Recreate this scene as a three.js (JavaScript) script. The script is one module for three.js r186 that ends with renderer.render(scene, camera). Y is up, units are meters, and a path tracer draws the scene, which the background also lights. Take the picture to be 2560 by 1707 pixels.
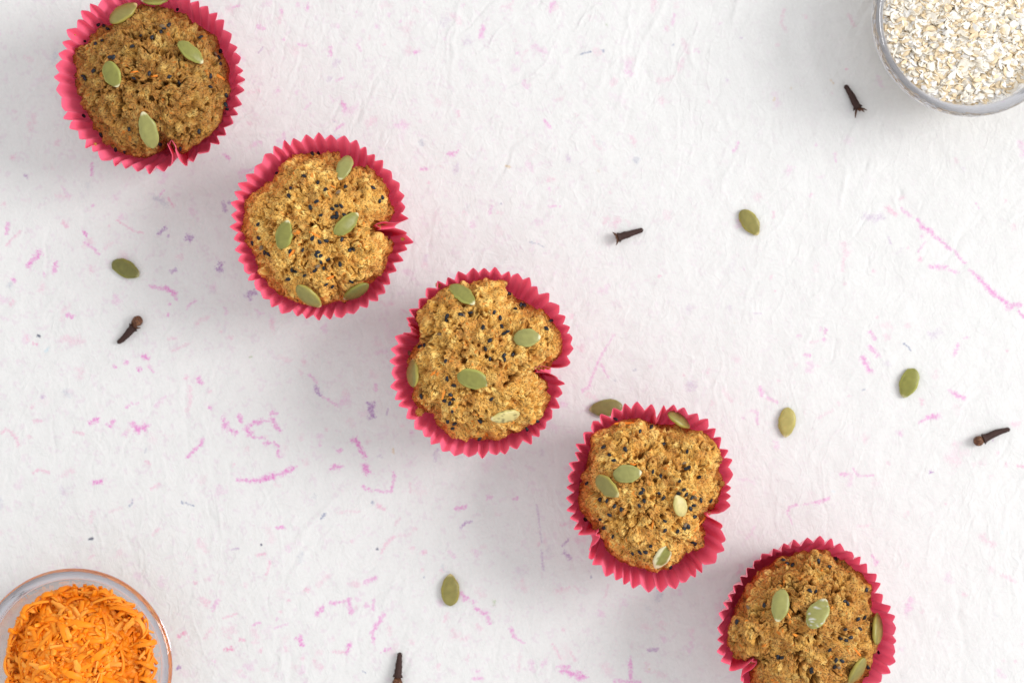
import * as THREE from 'three';
import { mergeGeometries } from 'three/addons/utils/BufferGeometryUtils.js';
import { RectAreaLightUniformsLib } from 'three/addons/lights/RectAreaLightUniformsLib.js';
import { createNoise2D, createNoise3D } from 'simplex-noise';

// ---------------------------------------------------------------- camera, light, exposure
const scene = new THREE.Scene();
const H = 0.8;                                    // the camera hangs 80 cm above the tabletop, looking straight down
const K = 0.0001585;                              // metres on the tabletop per pixel of the 2560-pixel photograph
const camera = new THREE.PerspectiveCamera(2 * Math.atan(1280 * K * 682 / 1024 / H) * 180 / Math.PI, 1024 / 682, 0.05, 20);
camera.position.set(0, H, 0);
camera.up.set(0, 0, -1);
camera.lookAt(0, 0, 0);
camera.focus = H - 0.037;
camera.userData.fStop = 6.5;
scene.background = new THREE.Color(0.69, 0.685, 0.685);   // the pale room around the table
const renderer = new THREE.WebGLRenderer({ antialias: true });
renderer.toneMapping = THREE.LinearToneMapping;
renderer.toneMappingExposure = 1.48;
renderer.shadowMap.enabled = true;
RectAreaLightUniformsLib.init();
const WIN = { at: [1.75, 1.22, -0.32], w: 0.92, h: 1.0, power: 8.9 };
const windowLight = new THREE.RectAreaLight(new THREE.Color(1, 0.985, 0.96), WIN.power, WIN.w, WIN.h);
windowLight.name = 'window_light';
windowLight.position.set(...WIN.at);
windowLight.lookAt(0, 0, 0);
scene.add(windowLight);

// ---------------------------------------------------------------- helpers
const rng = (seed) => () => { seed = (seed + 0x6d2b79f5) | 0; let t = Math.imul(seed ^ (seed >>> 15), 1 | seed); t = (t + Math.imul(t ^ (t >>> 7), 61 | t)) ^ t; return ((t ^ (t >>> 14)) >>> 0) / 4294967296; };
const R0 = rng(20240);
const n2 = createNoise2D(rng(11)), n3 = createNoise3D(rng(12)), n3b = createNoise3D(rng(13));
const clamp = THREE.MathUtils.clamp, lerp = THREE.MathUtils.lerp, smooth = (a, b, x) => { const t = clamp((x - a) / (b - a), 0, 1); return t * t * (3 - 2 * t); };
const V = (x, y, z) => new THREE.Vector3(x, y, z);
// the point at height h above the table that stands at photograph pixel (px, py)
const P = (px, py, h = 0) => { const s = K * (H - h) / H; return V((px - 1280) * s, h, (py - 853.5) * s); };
const names = new Map();
function numbered(n) { const c = names.get(n) ?? 0; names.set(n, c + 1); return c ? n + '_' + String(c).padStart(3, '0') : n; }
function shadow(m) { m.castShadow = m.receiveShadow = true; return m; }
function thing(name, label, category, pos, group) {
  const g = new THREE.Group(); g.name = numbered(name); g.position.copy(pos); g.userData = { label, category };
  if (group) g.userData.group = group;
  scene.add(g); return g;
}
function part(name, geo, mat, parent, label) { const m = shadow(new THREE.Mesh(geo, mat)); m.name = numbered(name); if (label) m.userData.label = label; parent.add(m); return m; }
// cellular noise: distance to the nearest feature point and that cell's random number
const cell = { f1: 0, f2: 0, id: 0 };
function h3(x, y, z) { let h = Math.imul(x, 374761393) ^ Math.imul(y, 668265263) ^ Math.imul(z, 2147483647 - 19); h = Math.imul(h ^ (h >>> 13), 1274126177); return (h ^ (h >>> 16)) >>> 0; }
function worley(x, y, z) {
  const ix = Math.floor(x), iy = Math.floor(y), iz = Math.floor(z); let a = 9, b = 9, id = 0;
  for (let i = -1; i < 2; i++) for (let j = -1; j < 2; j++) for (let k = -1; k < 2; k++) {
    const h = h3(ix + i, iy + j, iz + k), dx = ix + i + (h & 1023) / 1023 - x, dy = iy + j + ((h >>> 10) & 1023) / 1023 - y, dz = iz + k + ((h >>> 20) & 1023) / 1023 - z, d = dx * dx + dy * dy + dz * dz;
    if (d < a) { b = a; a = d; id = h; } else if (d < b) b = d;
  }
  cell.f1 = Math.sqrt(a); cell.f2 = Math.sqrt(b); cell.id = (Math.imul(id, 2654435761) >>> 0) / 4294967296;
  return cell;
}
// periodic table of [degrees, value] read at an angle
function table(t) {
  const s = t.map(([a, v]) => [((a % 360) + 360) % 360, v]).sort((p, q) => p[0] - q[0]);
  return (deg) => {
    deg = ((deg % 360) + 360) % 360;
    let i = s.findIndex((e) => e[0] > deg); if (i < 0) i = 0;
    const b = s[i], a = s[(i + s.length - 1) % s.length], span = ((b[0] - a[0]) + 360) % 360 || 360, t0 = (((deg - a[0]) + 360) % 360) / span;
    return lerp(a[1], b[1], t0 * t0 * (3 - 2 * t0) * 0.6 + t0 * 0.4);
  };
}
const mat = (o) => new THREE.MeshPhysicalMaterial(o);
const rgb = (r, g, b) => new THREE.Color().setRGB(r, g, b);
function build(pos, idx, col, uv) {
  const g = new THREE.BufferGeometry();
  g.setAttribute('position', new THREE.BufferAttribute(pos instanceof Float32Array ? pos : new Float32Array(pos), 3));
  if (col) g.setAttribute('color', new THREE.BufferAttribute(col instanceof Float32Array ? col : new Float32Array(col), 3));
  if (uv) g.setAttribute('uv', new THREE.BufferAttribute(new Float32Array(uv), 2));
  g.setIndex(idx); g.computeVertexNormals(); return g;
}

// ---------------------------------------------------------------- the table: handmade paper with dyed fibres and creases
{
  const TW = 2048, TH = 1366, U0 = -64, V0 = -43, S = 2688 / TW;      // one texel is S photograph pixels
  const ink = new Float32Array(TW * TH), hue = new Uint8Array(TW * TH), hgt = new Float32Array(TW * TH);
  const HUES = { m: [204, 92, 174], p: [212, 114, 158], v: [134, 84, 152], b: [82, 92, 132], d: [28, 34, 58], t: [190, 150, 100], g: [120, 150, 90], c: [140, 190, 215] };
  const KEYS = Object.keys(HUES);
  function stroke(pts, w, strength, kind, seed) {
    let x0 = 1e9, y0 = 1e9, x1 = -1e9, y1 = -1e9;
    for (const [x, y] of pts) { x0 = Math.min(x0, x); x1 = Math.max(x1, x); y0 = Math.min(y0, y); y1 = Math.max(y1, y); }
    w *= 1.22; const pad = w * 1.3 + 3, k = KEYS.indexOf(kind);
    for (let j = Math.max(0, Math.floor((y0 - pad - V0) / S)); j <= Math.min(TH - 1, (y1 + pad - V0) / S); j++) for (let i = Math.max(0, Math.floor((x0 - pad - U0) / S)); i <= Math.min(TW - 1, (x1 + pad - U0) / S); i++) {
      const x = U0 + i * S, y = V0 + j * S; let d = 1e9;
      if (pts.length === 1) d = Math.hypot(x - pts[0][0], y - pts[0][1]);
      for (let q = 0; q + 1 < pts.length; q++) {
        const [ax, ay] = pts[q], dx = pts[q + 1][0] - ax, dy = pts[q + 1][1] - ay, t = clamp(((x - ax) * dx + (y - ay) * dy) / (dx * dx + dy * dy + 1e-6), 0, 1);
        d = Math.min(d, Math.hypot(x - ax - dx * t, y - ay - dy * t));
      }
      const rag = 0.5 * n2(x / (w * 0.9 + 4) + seed, y / (w * 0.9 + 4)) + 0.5 * n2(x / 4.5 + seed, y / 6) + 0.25 * n2((x * 0.93 + y * 0.3) / 2.1, (y - x * 0.3) / 8);
      const v = 0.95 * strength * smooth(1.2, 0.1, d / (w * 0.5 + 1) + rag) * (0.66 + 0.34 * n2(x / 9 + seed, y / 9)) * smooth(-1.15, -0.35, n2(x / 5.5 - seed, y / 5.5));
      const o = j * TW + i;
      if (v > ink[o]) { ink[o] = v; hue[o] = k; }
    }
  }
  // marks noted in squares of the photograph: origin and enlargement, then "points | width | strength + hue"
  let seedN = 0;
  function marks(ox, oy, s, text) {
    for (const line of text.trim().split(/\s*;\s*/)) {
      const [pts, w, how] = line.split('|').map((q) => q.trim());
      if (!how) continue;
      stroke(pts.split(/\s+/).map((q) => { const [x, y] = q.split(',').map(Number); return [ox + x / s, oy + y / s]; }), Number(w) / s, parseFloat(how) , how.at(-1), (seedN += 7.31));
    }
  }
  marks(0, 380, 3.0156, `100,40|36|.5p; 60,540 45,610|26|.6m; 150,600 75,670 50,700|16|.4p; 300,760 255,800 215,850|36|.8m; 425,830 405,900|28|.8m; 330,920|18|.7m; 480,530 495,555|30|.5p; 635,605 650,630|22|.85m; 640,680 690,715 745,770|18|.55m; 690,90 690,170|20|.6m; 195,175|28|.55v; 95,960 110,970|24|.6m; 1195,610 1245,572|20|.75v; 1265,630|16|.7v; 1425,640 1430,655|46|.75v; 1665,850 1650,890|42|.8v; 1870,1070 1910,1065|44|.75v; 1885,1112|18|.6v; 1680,385 1700,440|26|.6v; 1725,380|22|.7v; 1135,1010 1200,1020 1270,1035|24|.6m; 1250,1025 1310,1060|32|.85m; 1310,1060 1330,1110|20|.6m; 1280,1145|20|.6m; 1260,1225|22|.6m; 1290,905 1325,885|22|.6v; 505,1225 545,1240|28|.85m; 100,1125 80,1150|28|.4p; 290,1385|18|1d; 190,1385 210,1420|14|.5p; 250,1440 270,1445|16|.6p; 1410,1175 1425,1150 1470,1120|18|.45m; 1265,350 1310,410|18|.5p; 1690,20 1725,50|18|.6m; 1230,290 1200,330|16|.4m; 880,510 1000,590 1075,610|12|.45p; 1075,1535 1105,1550|22|.6m; 700,405|16|.6m; 1735,1395|26|.4p; 1665,1355|22|.35p; 520,340 420,330|22|.25p; 820,560|18|.35p; 1420,1440 1300,1500|20|.3p; 25,390|30|.3p; 340,1500 360,1480|16|.4c`);
  marks(0, 850, 2.8516, `300,400|28|.4v; 225,480|36|.3p; 10,660 40,635 60,640 110,690 130,750|22|.4p; 240,575 290,575|20|.35p; 645,585 690,565|30|.8m; 785,605 805,575|28|.75m; 760,600|24|.3m; 945,605 985,635|38|.8m; 975,640 1035,615|44|.8m; 890,665|34|.35m; 905,470|24|.6m; 975,450|20|.5m; 935,450|16|.5m; 1020,112 1050,125|28|.8m; 885,158 910,158|20|.6m; 815,187|24|.6m; 990,205|26|.85m; 1060,185 1090,220|16|.45m; 1415,270 1430,305|30|.75m; 1325,265|26|.5p; 1495,365|24|.35p; 1350,340 1355,440 1330,500|28|.28p; 1495,485|22|.65m; 1425,745 1445,715|24|.75m; 1335,828 1400,765|22|.7m; 1600,580 1605,612|44|.75m; 1635,635 1680,655|28|.75m; 1700,540 1720,565|30|.75m; 670,1012 715,1006|30|.85m; 1040,860 1065,885|18|.4p; 1085,1055 1130,1030|24|.35p; 640,1415 652,1412|16|1d; 940,1132 938,1160 920,1182|8|.55b; 1295,1150 1300,1165|12|.6b; 1320,1158 1380,1178|9|.6b; 330,68|20|.4c; 240,940 280,920 345,945|18|.4p; 560,655 590,665|20|.35p; 205,690|30|.3p; 1040,770 1035,800|8|.35b; 520,650 560,660|16|.35p; 870,1190 780,1220|18|.2p; 1130,1340 1090,1380|20|.3p; 1660,890|24|.35p; 1760,770|40|.2p; 1700,1482 1650,1490|8|.4v; 850,1520|50|.25p; 1420,1430|30|.25p`);
  marks(500, 850, 2.8516, `360,600 385,585 430,578|30|.75m; 335,640 345,655|44|.8m; 345,670 380,690 455,694|16|.6m; 505,518 540,525|26|.7m; 430,575 520,572|12|.5m; 515,570 535,610|32|.75m; 535,610 575,648|20|.65m; 460,735 490,727|22|.65m; 525,730 555,755|18|.65m; 555,790 563,825|22|.6m; 265,992 330,998|22|.65m; 350,1003 440,990|22|.85m; 430,992 520,965|38|.85m; 525,960 600,948|14|.6m; 595,945 660,912|32|.75m; 660,912 690,898|10|.5m; 825,335 850,388|28|.75v; 870,400 980,467|16|.4m; 780,245 830,300|18|.4m; 1190,445 1215,470 1240,440|14|.75v; 1218,470 1222,535|42|.85v; 1085,712 1110,702|26|.8m; 1115,715 1140,770 1175,828|28|.8m; 1172,905 1198,930|46|.85m; 930,915 955,895|16|.7m; 950,895 1000,900|28|.7m; 980,790 1003,780|18|.7m; 1155,1040 1180,1055 1220,1068|20|.6m; 1250,1063 1300,1078 1360,1075|14|.5m; 1360,1070 1382,990 1380,940|18|.6m; 862,1268 890,1240|15|.75b; 1225,1150 1228,1162|14|.7b; 1265,1172 1315,1205|20|.5p; 550,1335 595,1335|20|.65m; 572,1328|18|.8m; 1375,1400 1310,1460|18|.35p; 1262,1485|11|.9d; 435,1455|9|.8d; 1020,430|70|.28m; 1040,380|60|.25p; 1253,315 1250,355|20|.4m; 1340,485 1330,525|9|.5v; 1372,775 1380,800|12|.6t; 1495,1010 1500,1080|14|.3p; 1440,605|22|.3p; 1510,650|26|.35m; 720,690|40|.2p; 850,690|50|.22m; 850,745|34|.3m; 900,635|24|.35p; 735,155|40|.25p; 1130,1215 980,1225|20|.2p; 1420,1270 1390,1310|20|.3p; 1515,1480|30|.3p; 1595,1510|24|.4p; 365,115 352,122|8|.5g`);
  marks(420, 1300, 3.459, `1960,135 1900,190 1840,280|22|.35p; 880,350 870,400 850,470|18|.4p; 770,300 830,288|28|.4p; 300,700 330,715|60|.35p; 430,690 405,720 390,765|28|.4m; 480,842 590,805|18|.4p; 90,1005 145,970|30|.75p; 80,1280 98,1262|24|.85v; 735,905 760,888 790,885|18|.6m; 625,1025 650,1025|28|.6p; 515,1115 560,1105|30|.8p; 485,1115|14|.7p; 1140,1015 1158,1078|34|.8m; 1105,1020|24|.6m; 1145,990|20|.5m; 1290,805 1335,760|38|.8m; 1400,715 1440,712|28|.7m; 1440,710 1560,690|16|.6m; 1565,690 1585,798|36|.65m; 1185,605 1210,600|30|.55p; 1640,680|40|.3m; 1700,540 1745,522 1795,495|30|.55m; 1600,550 1640,560|60|.3p; 1715,740|40|.55m; 1780,695 1770,765|24|.5m; 1860,820 1800,900|40|.6m; 1800,900 1765,970 1775,1050|28|.6m; 1575,1065 1545,1135|32|.75m; 1420,1130 1530,1140|20|.4p; 1870,1120 1920,1108|20|.6m; 1840,1140|14|.4m; 1680,1302 1705,1310|8|.7b; 1270,1220 1320,1260|50|.28p; 2195,275 2225,275|28|.5p; 2115,80 2140,65|24|.35p; 1809,245|13|1d; 803,208|12|1d; 530,1010|30|.25p; 370,930 320,1020|26|.3p; 1430,1020|24|.3p; 1020,1110|40|.3p; 800,1120|36|.35p; 1160,1190|30|.4p; 400,1220|34|.3m; 620,1310|44|.25p; 930,1340|30|.3p; 940,850|24|.4m; 980,785|28|.4p; 1045,690|24|.4p; 920,930 1030,895|14|.35m; 740,1050|40|.25p; 265,200 270,160|24|.3p; 330,260|40|.25p; 235,540|30|.4p; 340,510|40|.25p; 235,440|30|.25m; 570,242 610,240|8|.4v; 660,560|40|.22p; 1590,180|20|.35p; 1390,470 1290,560|40|.22p`);
  marks(1000, 1200, 2.94, `415,212 480,190|26|.6m; 520,300 480,310 440,350|14|.6v; 640,125 665,122|24|.5m; 835,135 860,132|22|.5m; 1240,430 1190,485|14|.55v; 1205,530 1250,572|26|.55v; 445,830 465,850|28|.7m; 480,872|40|.8m; 535,885|32|.65m; 555,940 600,965 640,985 658,1045|24|.65m; 815,1090 835,1145|26|.6m; 835,1145 905,1192|16|.5m; 690,895|28|.5g; 1165,1365 1240,1370|26|.55m; 1180,1400 1235,1405|30|.65m; 1255,1420 1345,1442|48|.8m; 1690,1310 1695,1450|24|.65m; 1580,1475 1760,1478|26|.5m; 1825,1245 1890,1240|22|.55v; 575,1408|34|.45m; 540,1455 595,1450|24|.45m; 1150,815 1235,790|34|.25p; 345,975 325,1035|20|.3p; 1120,1200 1180,1310|20|.3p; 1005,180 1040,450|12|.3v; 1040,520 1050,650|18|.35v; 880,1280 870,1400|20|.22p; 500,1280 490,1320|18|.25p; 280,1365|40|.3p; 170,525|28|.35m; 90,500|34|.25p; 610,490|34|.25p; 165,655|24|.3p; 320,660|40|.2p; 1200,1090|24|.3p; 1405,708|12|.7b; 1530,770 1500,860|18|.25p; 175,710|9|.6b; 1835,1385|10|.5t; 1250,1260 1285,1320|18|.3p; 1940,1170|50|.25m; 2150,1100|40|.2p; 1180,330 1220,320|20|.3p; 1020,470|24|.3p; 80,1190|40|.22p; 720,250|30|.15p`);
  marks(580, 0, 3.267, `5,62 65,45|14|.5m; 400,90 405,105|26|.55m; 215,215 250,230|30|.5m; 615,40 613,85|24|.4m; 540,40|30|.3m; 805,385 800,455|24|.5m; 535,360 600,375|16|.5m; 420,325|18|.6m; 900,840 920,870|28|.65m; 915,860 920,905|28|.65m; 905,1012 845,1060|18|.5m; 1020,370 1050,410|24|.3m; 1495,425 1512,425|28|.6m; 2050,215 2028,295|26|.5m; 1840,1235 1780,1260|18|.6m; 1770,1250 1800,1265|26|.6m; 1540,1382 1592,1374|20|.6m; 1600,1490|18|.4p; 420,1090 425,1140|24|.35m; 375,735|40|.3m; 130,760 220,740|30|.2p; 1845,910 1850,950|22|.3p; 2240,1352 2262,1362|12|.6t; 1700,1350|8|.4t; 2325,435|14|.5m; 250,385 210,435|7|.5v; 850,660 910,635|16|.35m; 640,840 590,890|14|.3m; 145,1010|36|.25p; 290,30|60|.22m; 2310,330|20|.25p; 1240,360|24|.3p; 1280,120|30|.25m; 1180,210|30|.25m; 1730,310|30|.2m; 1880,40|30|.25m; 1125,310|30|.25p; 860,215|34|.25m; 130,1400 180,1365|14|.4m; 150,1200|30|.25p; 836,992|8|.5b; 1380,175|24|.25m; 1570,20|20|.2m; 1020,95|20|.3m`);
  marks(1200, 0, 2.502, `455,15 438,65|26|.45m; 20,175 5,225|28|.45m; 403,755 430,795|20|.45m; 632,338 662,328 690,322|7|.65b; 767,318|16|.7b; 1840,620|17|.7t; 2290,433|13|.7p; 2035,105|26|.3p; 1613,890 1600,925 1585,950|13|.4m; 165,1038 180,1044|12|.6t; 130,1272|9|.7b; 75,1290 60,1330|13|.4m; 2100,905|18|.3m; 2305,90 2340,165|18|.3p; 1900,60 1880,150 1915,190|18|.25p; 1215,90 1200,155|16|.35m; 1160,180|16|.3m; 230,333|13|.5m; 435,1288 470,1285|14|.4m; 500,1290|8|.4m; 815,1200|18|.25p; 2068,1220|16|.35m; 1835,1330|14|.25p; 600,715|20|.25p; 2215,960 2225,1010|10|.3m; 1630,235|16|.35v; 790,155|14|.4g; 1205,282|10|.4b; 1860,280|24|.25p; 1540,500|18|.25v; 1500,145|16|.3m; 1430,640|20|.22p; 2200,580|20|.25p; 430,1180|18|.3m; 2190,500 2210,520|7|.5t; 1945,550|14|.3t; 740,1070|12|.3t`);
  marks(1900, 480, 3.015, `955,115 1015,165|30|.45p; 1065,125 1135,185|18|.45m; 1185,210 1230,268|22|.6m; 1225,262 1290,308|34|.65m; 1215,330|28|.5m; 1318,332 1380,380 1435,435|24|.55m; 1470,445 1500,490 1540,535|20|.5m; 1580,585 1640,640|18|.55m; 1640,640 1700,700 1760,765|32|.65m; 1740,745 1830,815 1890,865|30|.65m; 1870,870|40|.4m; 1915,845 1960,850|34|.5m; 1950,900 1990,945|18|.6m; 1295,560 1395,568|34|.5m; 1430,590 1490,605|18|.45m; 1205,503|30|.5p; 1240,380 1190,445|16|.35m; 1070,42|34|.3p; 850,595|28|.3p; 830,1060 865,1110|26|.5m; 830,1165 885,1230|28|.5m; 772,1252 830,1345|38|.65m; 495,1030 490,1060|22|.45m; 480,1115|28|.5m; 455,1030|24|.25m; 290,1085|28|.4m; 340,1225 370,1230|22|.55m; 1495,1145 1460,1225|20|.45m; 1540,1100 1570,1095|12|.3m; 1430,1500 1480,1525|24|.4m; 1470,1520 1525,1545|36|.6m; 1080,1140 1110,1158 1133,1188|8|.7b; 1850,70|24|.3p; 628,500 620,590|18|.3p; 632,685|20|.4p; 770,1492 790,1488|8|.5b; 1110,1005|34|.22p; 270,1300|22|.25p; 440,1310|22|.25p; 1115,420|18|.3p; 85,640|22|.3p; 100,150 98,190|14|.3p; 1865,1195|20|.35p; 1625,85|12|.4m; 1645,120|14|.35m; 380,20|24|.3p; 880,945|20|.3p; 1330,1345|24|.2p; 965,340 985,390|12|.3v; 10,1500|30|.35m`);
  marks(1800, 950, 2.851, `280,65 297,100|22|.45m; 335,120 405,158|16|.4m; 265,230 262,310|18|.35m; 165,265|24|.25m; 395,440 405,480|30|.25m; 1480,258 1555,255|32|.7m; 1420,300 1475,270|14|.5m; 1432,135 1440,165|22|.4p; 1050,70|4|.1m; 860,668 905,668|24|.5m; 945,625 985,680|10|.45m; 985,680 1090,675|12|.4m; 545,888 495,900|14|.5m; 490,905 478,945|14|.5m; 490,965 515,1025|9|.35m; 600,882 690,865|12|.3m; 680,872 770,842|22|.5m; 1080,1245 1100,1280|14|.45m; 1110,1300|34|.55m; 1660,560|110|.2p; 1680,500|50|.15p; 1504,652|20|.85v; 1278,375|34|.35m; 2040,600|26|.4p; 2120,612 2165,610|18|.5p; 1100,740|60|.12p; 700,265 800,215|18|.2p; 1605,878|14|.5p; 800,790|22|.25c; 1945,430|14|.4v; 1980,520|26|.25p; 1690,205|60|.15p; 2100,310|60|.25p; 1925,1340|40|.2p; 2015,1390 2080,1420|26|.25p; 1740,1525|28|.3p; 2015,1080|24|.25c; 1200,590|30|.2p; 600,230|20|.2p; 920,110|16|.3p; 845,165|24|.2p; 200,1100|40|.15p; 255,1260|50|.25p`);
  marks(1300, 560, 3.36, `785,930 715,1045|14|.3m; 715,1045 665,1130|18|.4m; 665,1130 600,1290|18|.4m; 600,1290 575,1370 520,1400|22|.4m; 680,1180 740,1290|18|.4m; 1170,438|20|.5p; 2015,1375 2030,1440|26|.5m; 80,148 110,158|10|.6b; 110,158 160,168 200,195|6|.4b; 960,1225|22|.4b; 790,1315|20|.3b; 1095,1200|40|.2p; 1375,1265|16|.35p; 2140,560|14|.4p; 1880,380|20|.2m; 2070,1465 2150,1490|20|.3p; 1615,1500|36|.25p; 1960,745 2020,750|9|.3v; 2105,455|16|.3p; 2175,1315|26|.25p; 1800,825|12|.3t; 365,1500|60|.3m; 770,1470|20|.2m`);
  marks(2200, 1400, 5.1, `385,500 375,560 345,640|90|.32m; 535,650|40|.35p; 275,1130|50|.22m; 1070,430|40|.25p; 1430,130|90|.15p; 1570,200 1720,270|30|.25p; 745,925|44|.2p; 1580,1280|40|.25p; 1730,1285|36|.25p; 1470,690|40|.15b; 1810,1060|30|.25p; 340,50|60|.12p`);
  // faint scattered fibres, thinner on the right where the sheet is cleaner
  for (let q = 0; q < 520; q++) {
    const x = R0() * 2688 - 64, y = R0() * 1793 - 43;
    if (R0() < 0.62 * smooth(900, 1900, x - y * 0.3)) continue;
    const a = R0() * 6.28, l = 4 + R0() * R0() * 40, bend = (R0() - 0.5) * 12, w = 5 + R0() * 14, k = R0();
    stroke([[x, y], [x + Math.cos(a) * l * 0.5 - Math.sin(a) * bend, y + Math.sin(a) * l * 0.5 + Math.cos(a) * bend], [x + Math.cos(a) * l, y + Math.sin(a) * l]], w, 0.08 + R0() * 0.2, k < 0.55 ? 'p' : k < 0.85 ? 'm' : k < 0.95 ? 'v' : 'b', q * 3.7);
  }
  // creases follow a slowly turning direction
  const dirAt = (x, y) => -1.02 + 0.55 * n2(x / 900 + 3, y / 900) + 0.25 * n2(x / 260, y / 260 + 9) - 0.55 * smooth(700, 1500, y) - 0.3 * smooth(500, 0, x);
  for (let q = 0; q < 1700; q++) {
    let x = R0() * 2800 - 120, y = R0() * 1900 - 100; const top = 0.62 + 0.6 * smooth(900, 100, y) * smooth(300, 700, x);
    if (R0() > top + 0.25) continue;
    const len = 30 + R0() * R0() * 300, w = 2.4 + R0() * R0() * 7.5, amp = (R0() < 0.62 ? 1 : -1) * (0.018 + 0.07 * R0() * R0()) * top * (w / 6), off = (R0() - 0.5) * 0.7, steps = Math.ceil(len / 3);
    for (let s = 0; s < steps; s++) {
      const a = dirAt(x, y) + off + 0.5 * n2(x / 60 + q, y / 60); x += Math.cos(a) * 3; y += Math.sin(a) * 3;
      const e = Math.sin(Math.PI * (s + 0.5) / steps) ** 0.7 * amp * 1.9, pad = w * 2.2, ci = (x - U0) / S, cj = (y - V0) / S, pr = pad / S, sa = -Math.sin(a), ca = Math.cos(a);
      for (let j = Math.max(0, Math.ceil(cj - pr)); j <= Math.min(TH - 1, cj + pr); j++) for (let i = Math.max(0, Math.ceil(ci - pr)); i <= Math.min(TW - 1, ci + pr); i++) {
        const dx = (i - ci) * S, dy = (j - cj) * S, across = (dx * sa + dy * ca) / w, along = (dx * ca + dy * -sa * -1) / 3;
        const g = Math.exp(-across * across) * Math.exp(-((dx * ca + dy * Math.sin(a)) ** 2) / 18);
        hgt[j * TW + i] += e * g * 0.75;
      }
    }
  }
  const pix = new Uint8Array(TW * TH * 4), bump = new Float32Array(TW * TH * 4);
  for (let j = 0; j < TH; j++) for (let i = 0; i < TW; i++) {
    const x = U0 + i * S, y = V0 + j * S, o = j * TW + i;
    const along = (x * 0.36 + y * 0.93), cross = (x * 0.93 - y * 0.36) + 14 * n2(x / 300, y / 300);
    const rib = n2(cross / 3.1, along / 70), fine = n2(x / 4.1, y / 4.1), mid = n2(x / 13 + 5, y / 13), big = n2(x / 70, y / 70 + 4);
    const blotch = smooth(0.2, 0.9, n2(x / 46 + 40, y / 46) * 0.7 + n2(x / 15, y / 15 + 31) * 0.5) * (1 - smooth(1100, 2100, x - y * 0.2) * 0.75);
    let v = 209 + 1.6 * rib + 1.5 * fine + 1.6 * mid + 1.2 * big, c = [v - 0.4, v, v - 0.2];
    c = [c[0] - blotch * 2.5, c[1] - blotch * 9, c[2] - blotch * 4];
    if (ink[o] > 0) { const h = HUES[KEYS[hue[o]]], a = Math.min(1, ink[o]); c = [lerp(c[0], h[0], a), lerp(c[1], h[1], a), lerp(c[2], h[2], a)]; }
    pix[o * 4] = clamp(c[0], 0, 255); pix[o * 4 + 1] = clamp(c[1], 0, 255); pix[o * 4 + 2] = clamp(c[2], 0, 255); pix[o * 4 + 3] = 255;
    const wx = x + 26 * n2(x / 120, y / 120 + 7) + 8 * n2(x / 34, y / 34), wy = y + 26 * n2(x / 120 + 17, y / 120), ca = 0.56, sa = 0.83;
    const r1 = Math.pow(1 - Math.abs(n2((wx * sa + wy * ca) / 58, (wy * sa - wx * ca) / 190 + 3)), 7), r2 = Math.pow(1 - Math.abs(n2((wx * sa + wy * ca * 0.5) / 26 + 40, (wy * sa - wx * ca * 0.5) / 90)), 6), r3 = Math.pow(1 - Math.abs(n2(wx / 40 + 9, wy / 40)), 9);
    const crisp = 0.1 * r1 * (0.5 + n2(x / 150, y / 150 + 50) * 0.5) + 0.075 * r2 * (0.55 + 0.45 * n2(x / 90 + 5, y / 90)) - 0.05 * r3;
    const hh = hgt[o] + crisp + 0.26 * n2(x / 210, y / 210 + 2) + 0.09 * n2(x / 62 + 8, y / 62) + 0.03 * n2(x / 24, y / 24) + 0.016 * rib + 0.012 * fine;   // mm
    bump[o * 4] = bump[o * 4 + 1] = bump[o * 4 + 2] = 0.5 + hh; bump[o * 4 + 3] = 1;
  }
  const tex = (data, type, srgb) => { const t = new THREE.DataTexture(data, TW, TH, THREE.RGBAFormat, type); t.wrapS = t.wrapT = THREE.MirroredRepeatWrapping; t.magFilter = t.minFilter = THREE.LinearFilter; if (srgb) t.colorSpace = THREE.SRGBColorSpace; t.needsUpdate = true; return t; };
  const W2 = 0.55, D2 = 0.45, q = [];
  const corners = [[-W2, -D2], [W2, -D2], [W2, D2], [-W2, D2]].map(([x, z]) => { q.push((x / K + 1280 - U0) / 2688, (z / K + 853.5 - V0) / (TH * S)); return [x, 0, z]; }).flat();
  const g = build(corners, [0, 2, 1, 0, 3, 2], null, q);
  const m = shadow(new THREE.Mesh(g, mat({ map: tex(pix, THREE.UnsignedByteType, true), bumpMap: tex(bump, THREE.FloatType), bumpScale: 0.001, roughness: 0.93, specularIntensity: 0.25 })));
  m.name = 'table_surface'; m.userData = { kind: 'structure', label: 'white handmade paper sheet with pink fibres covering the table' };
  scene.add(m);
}

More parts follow.
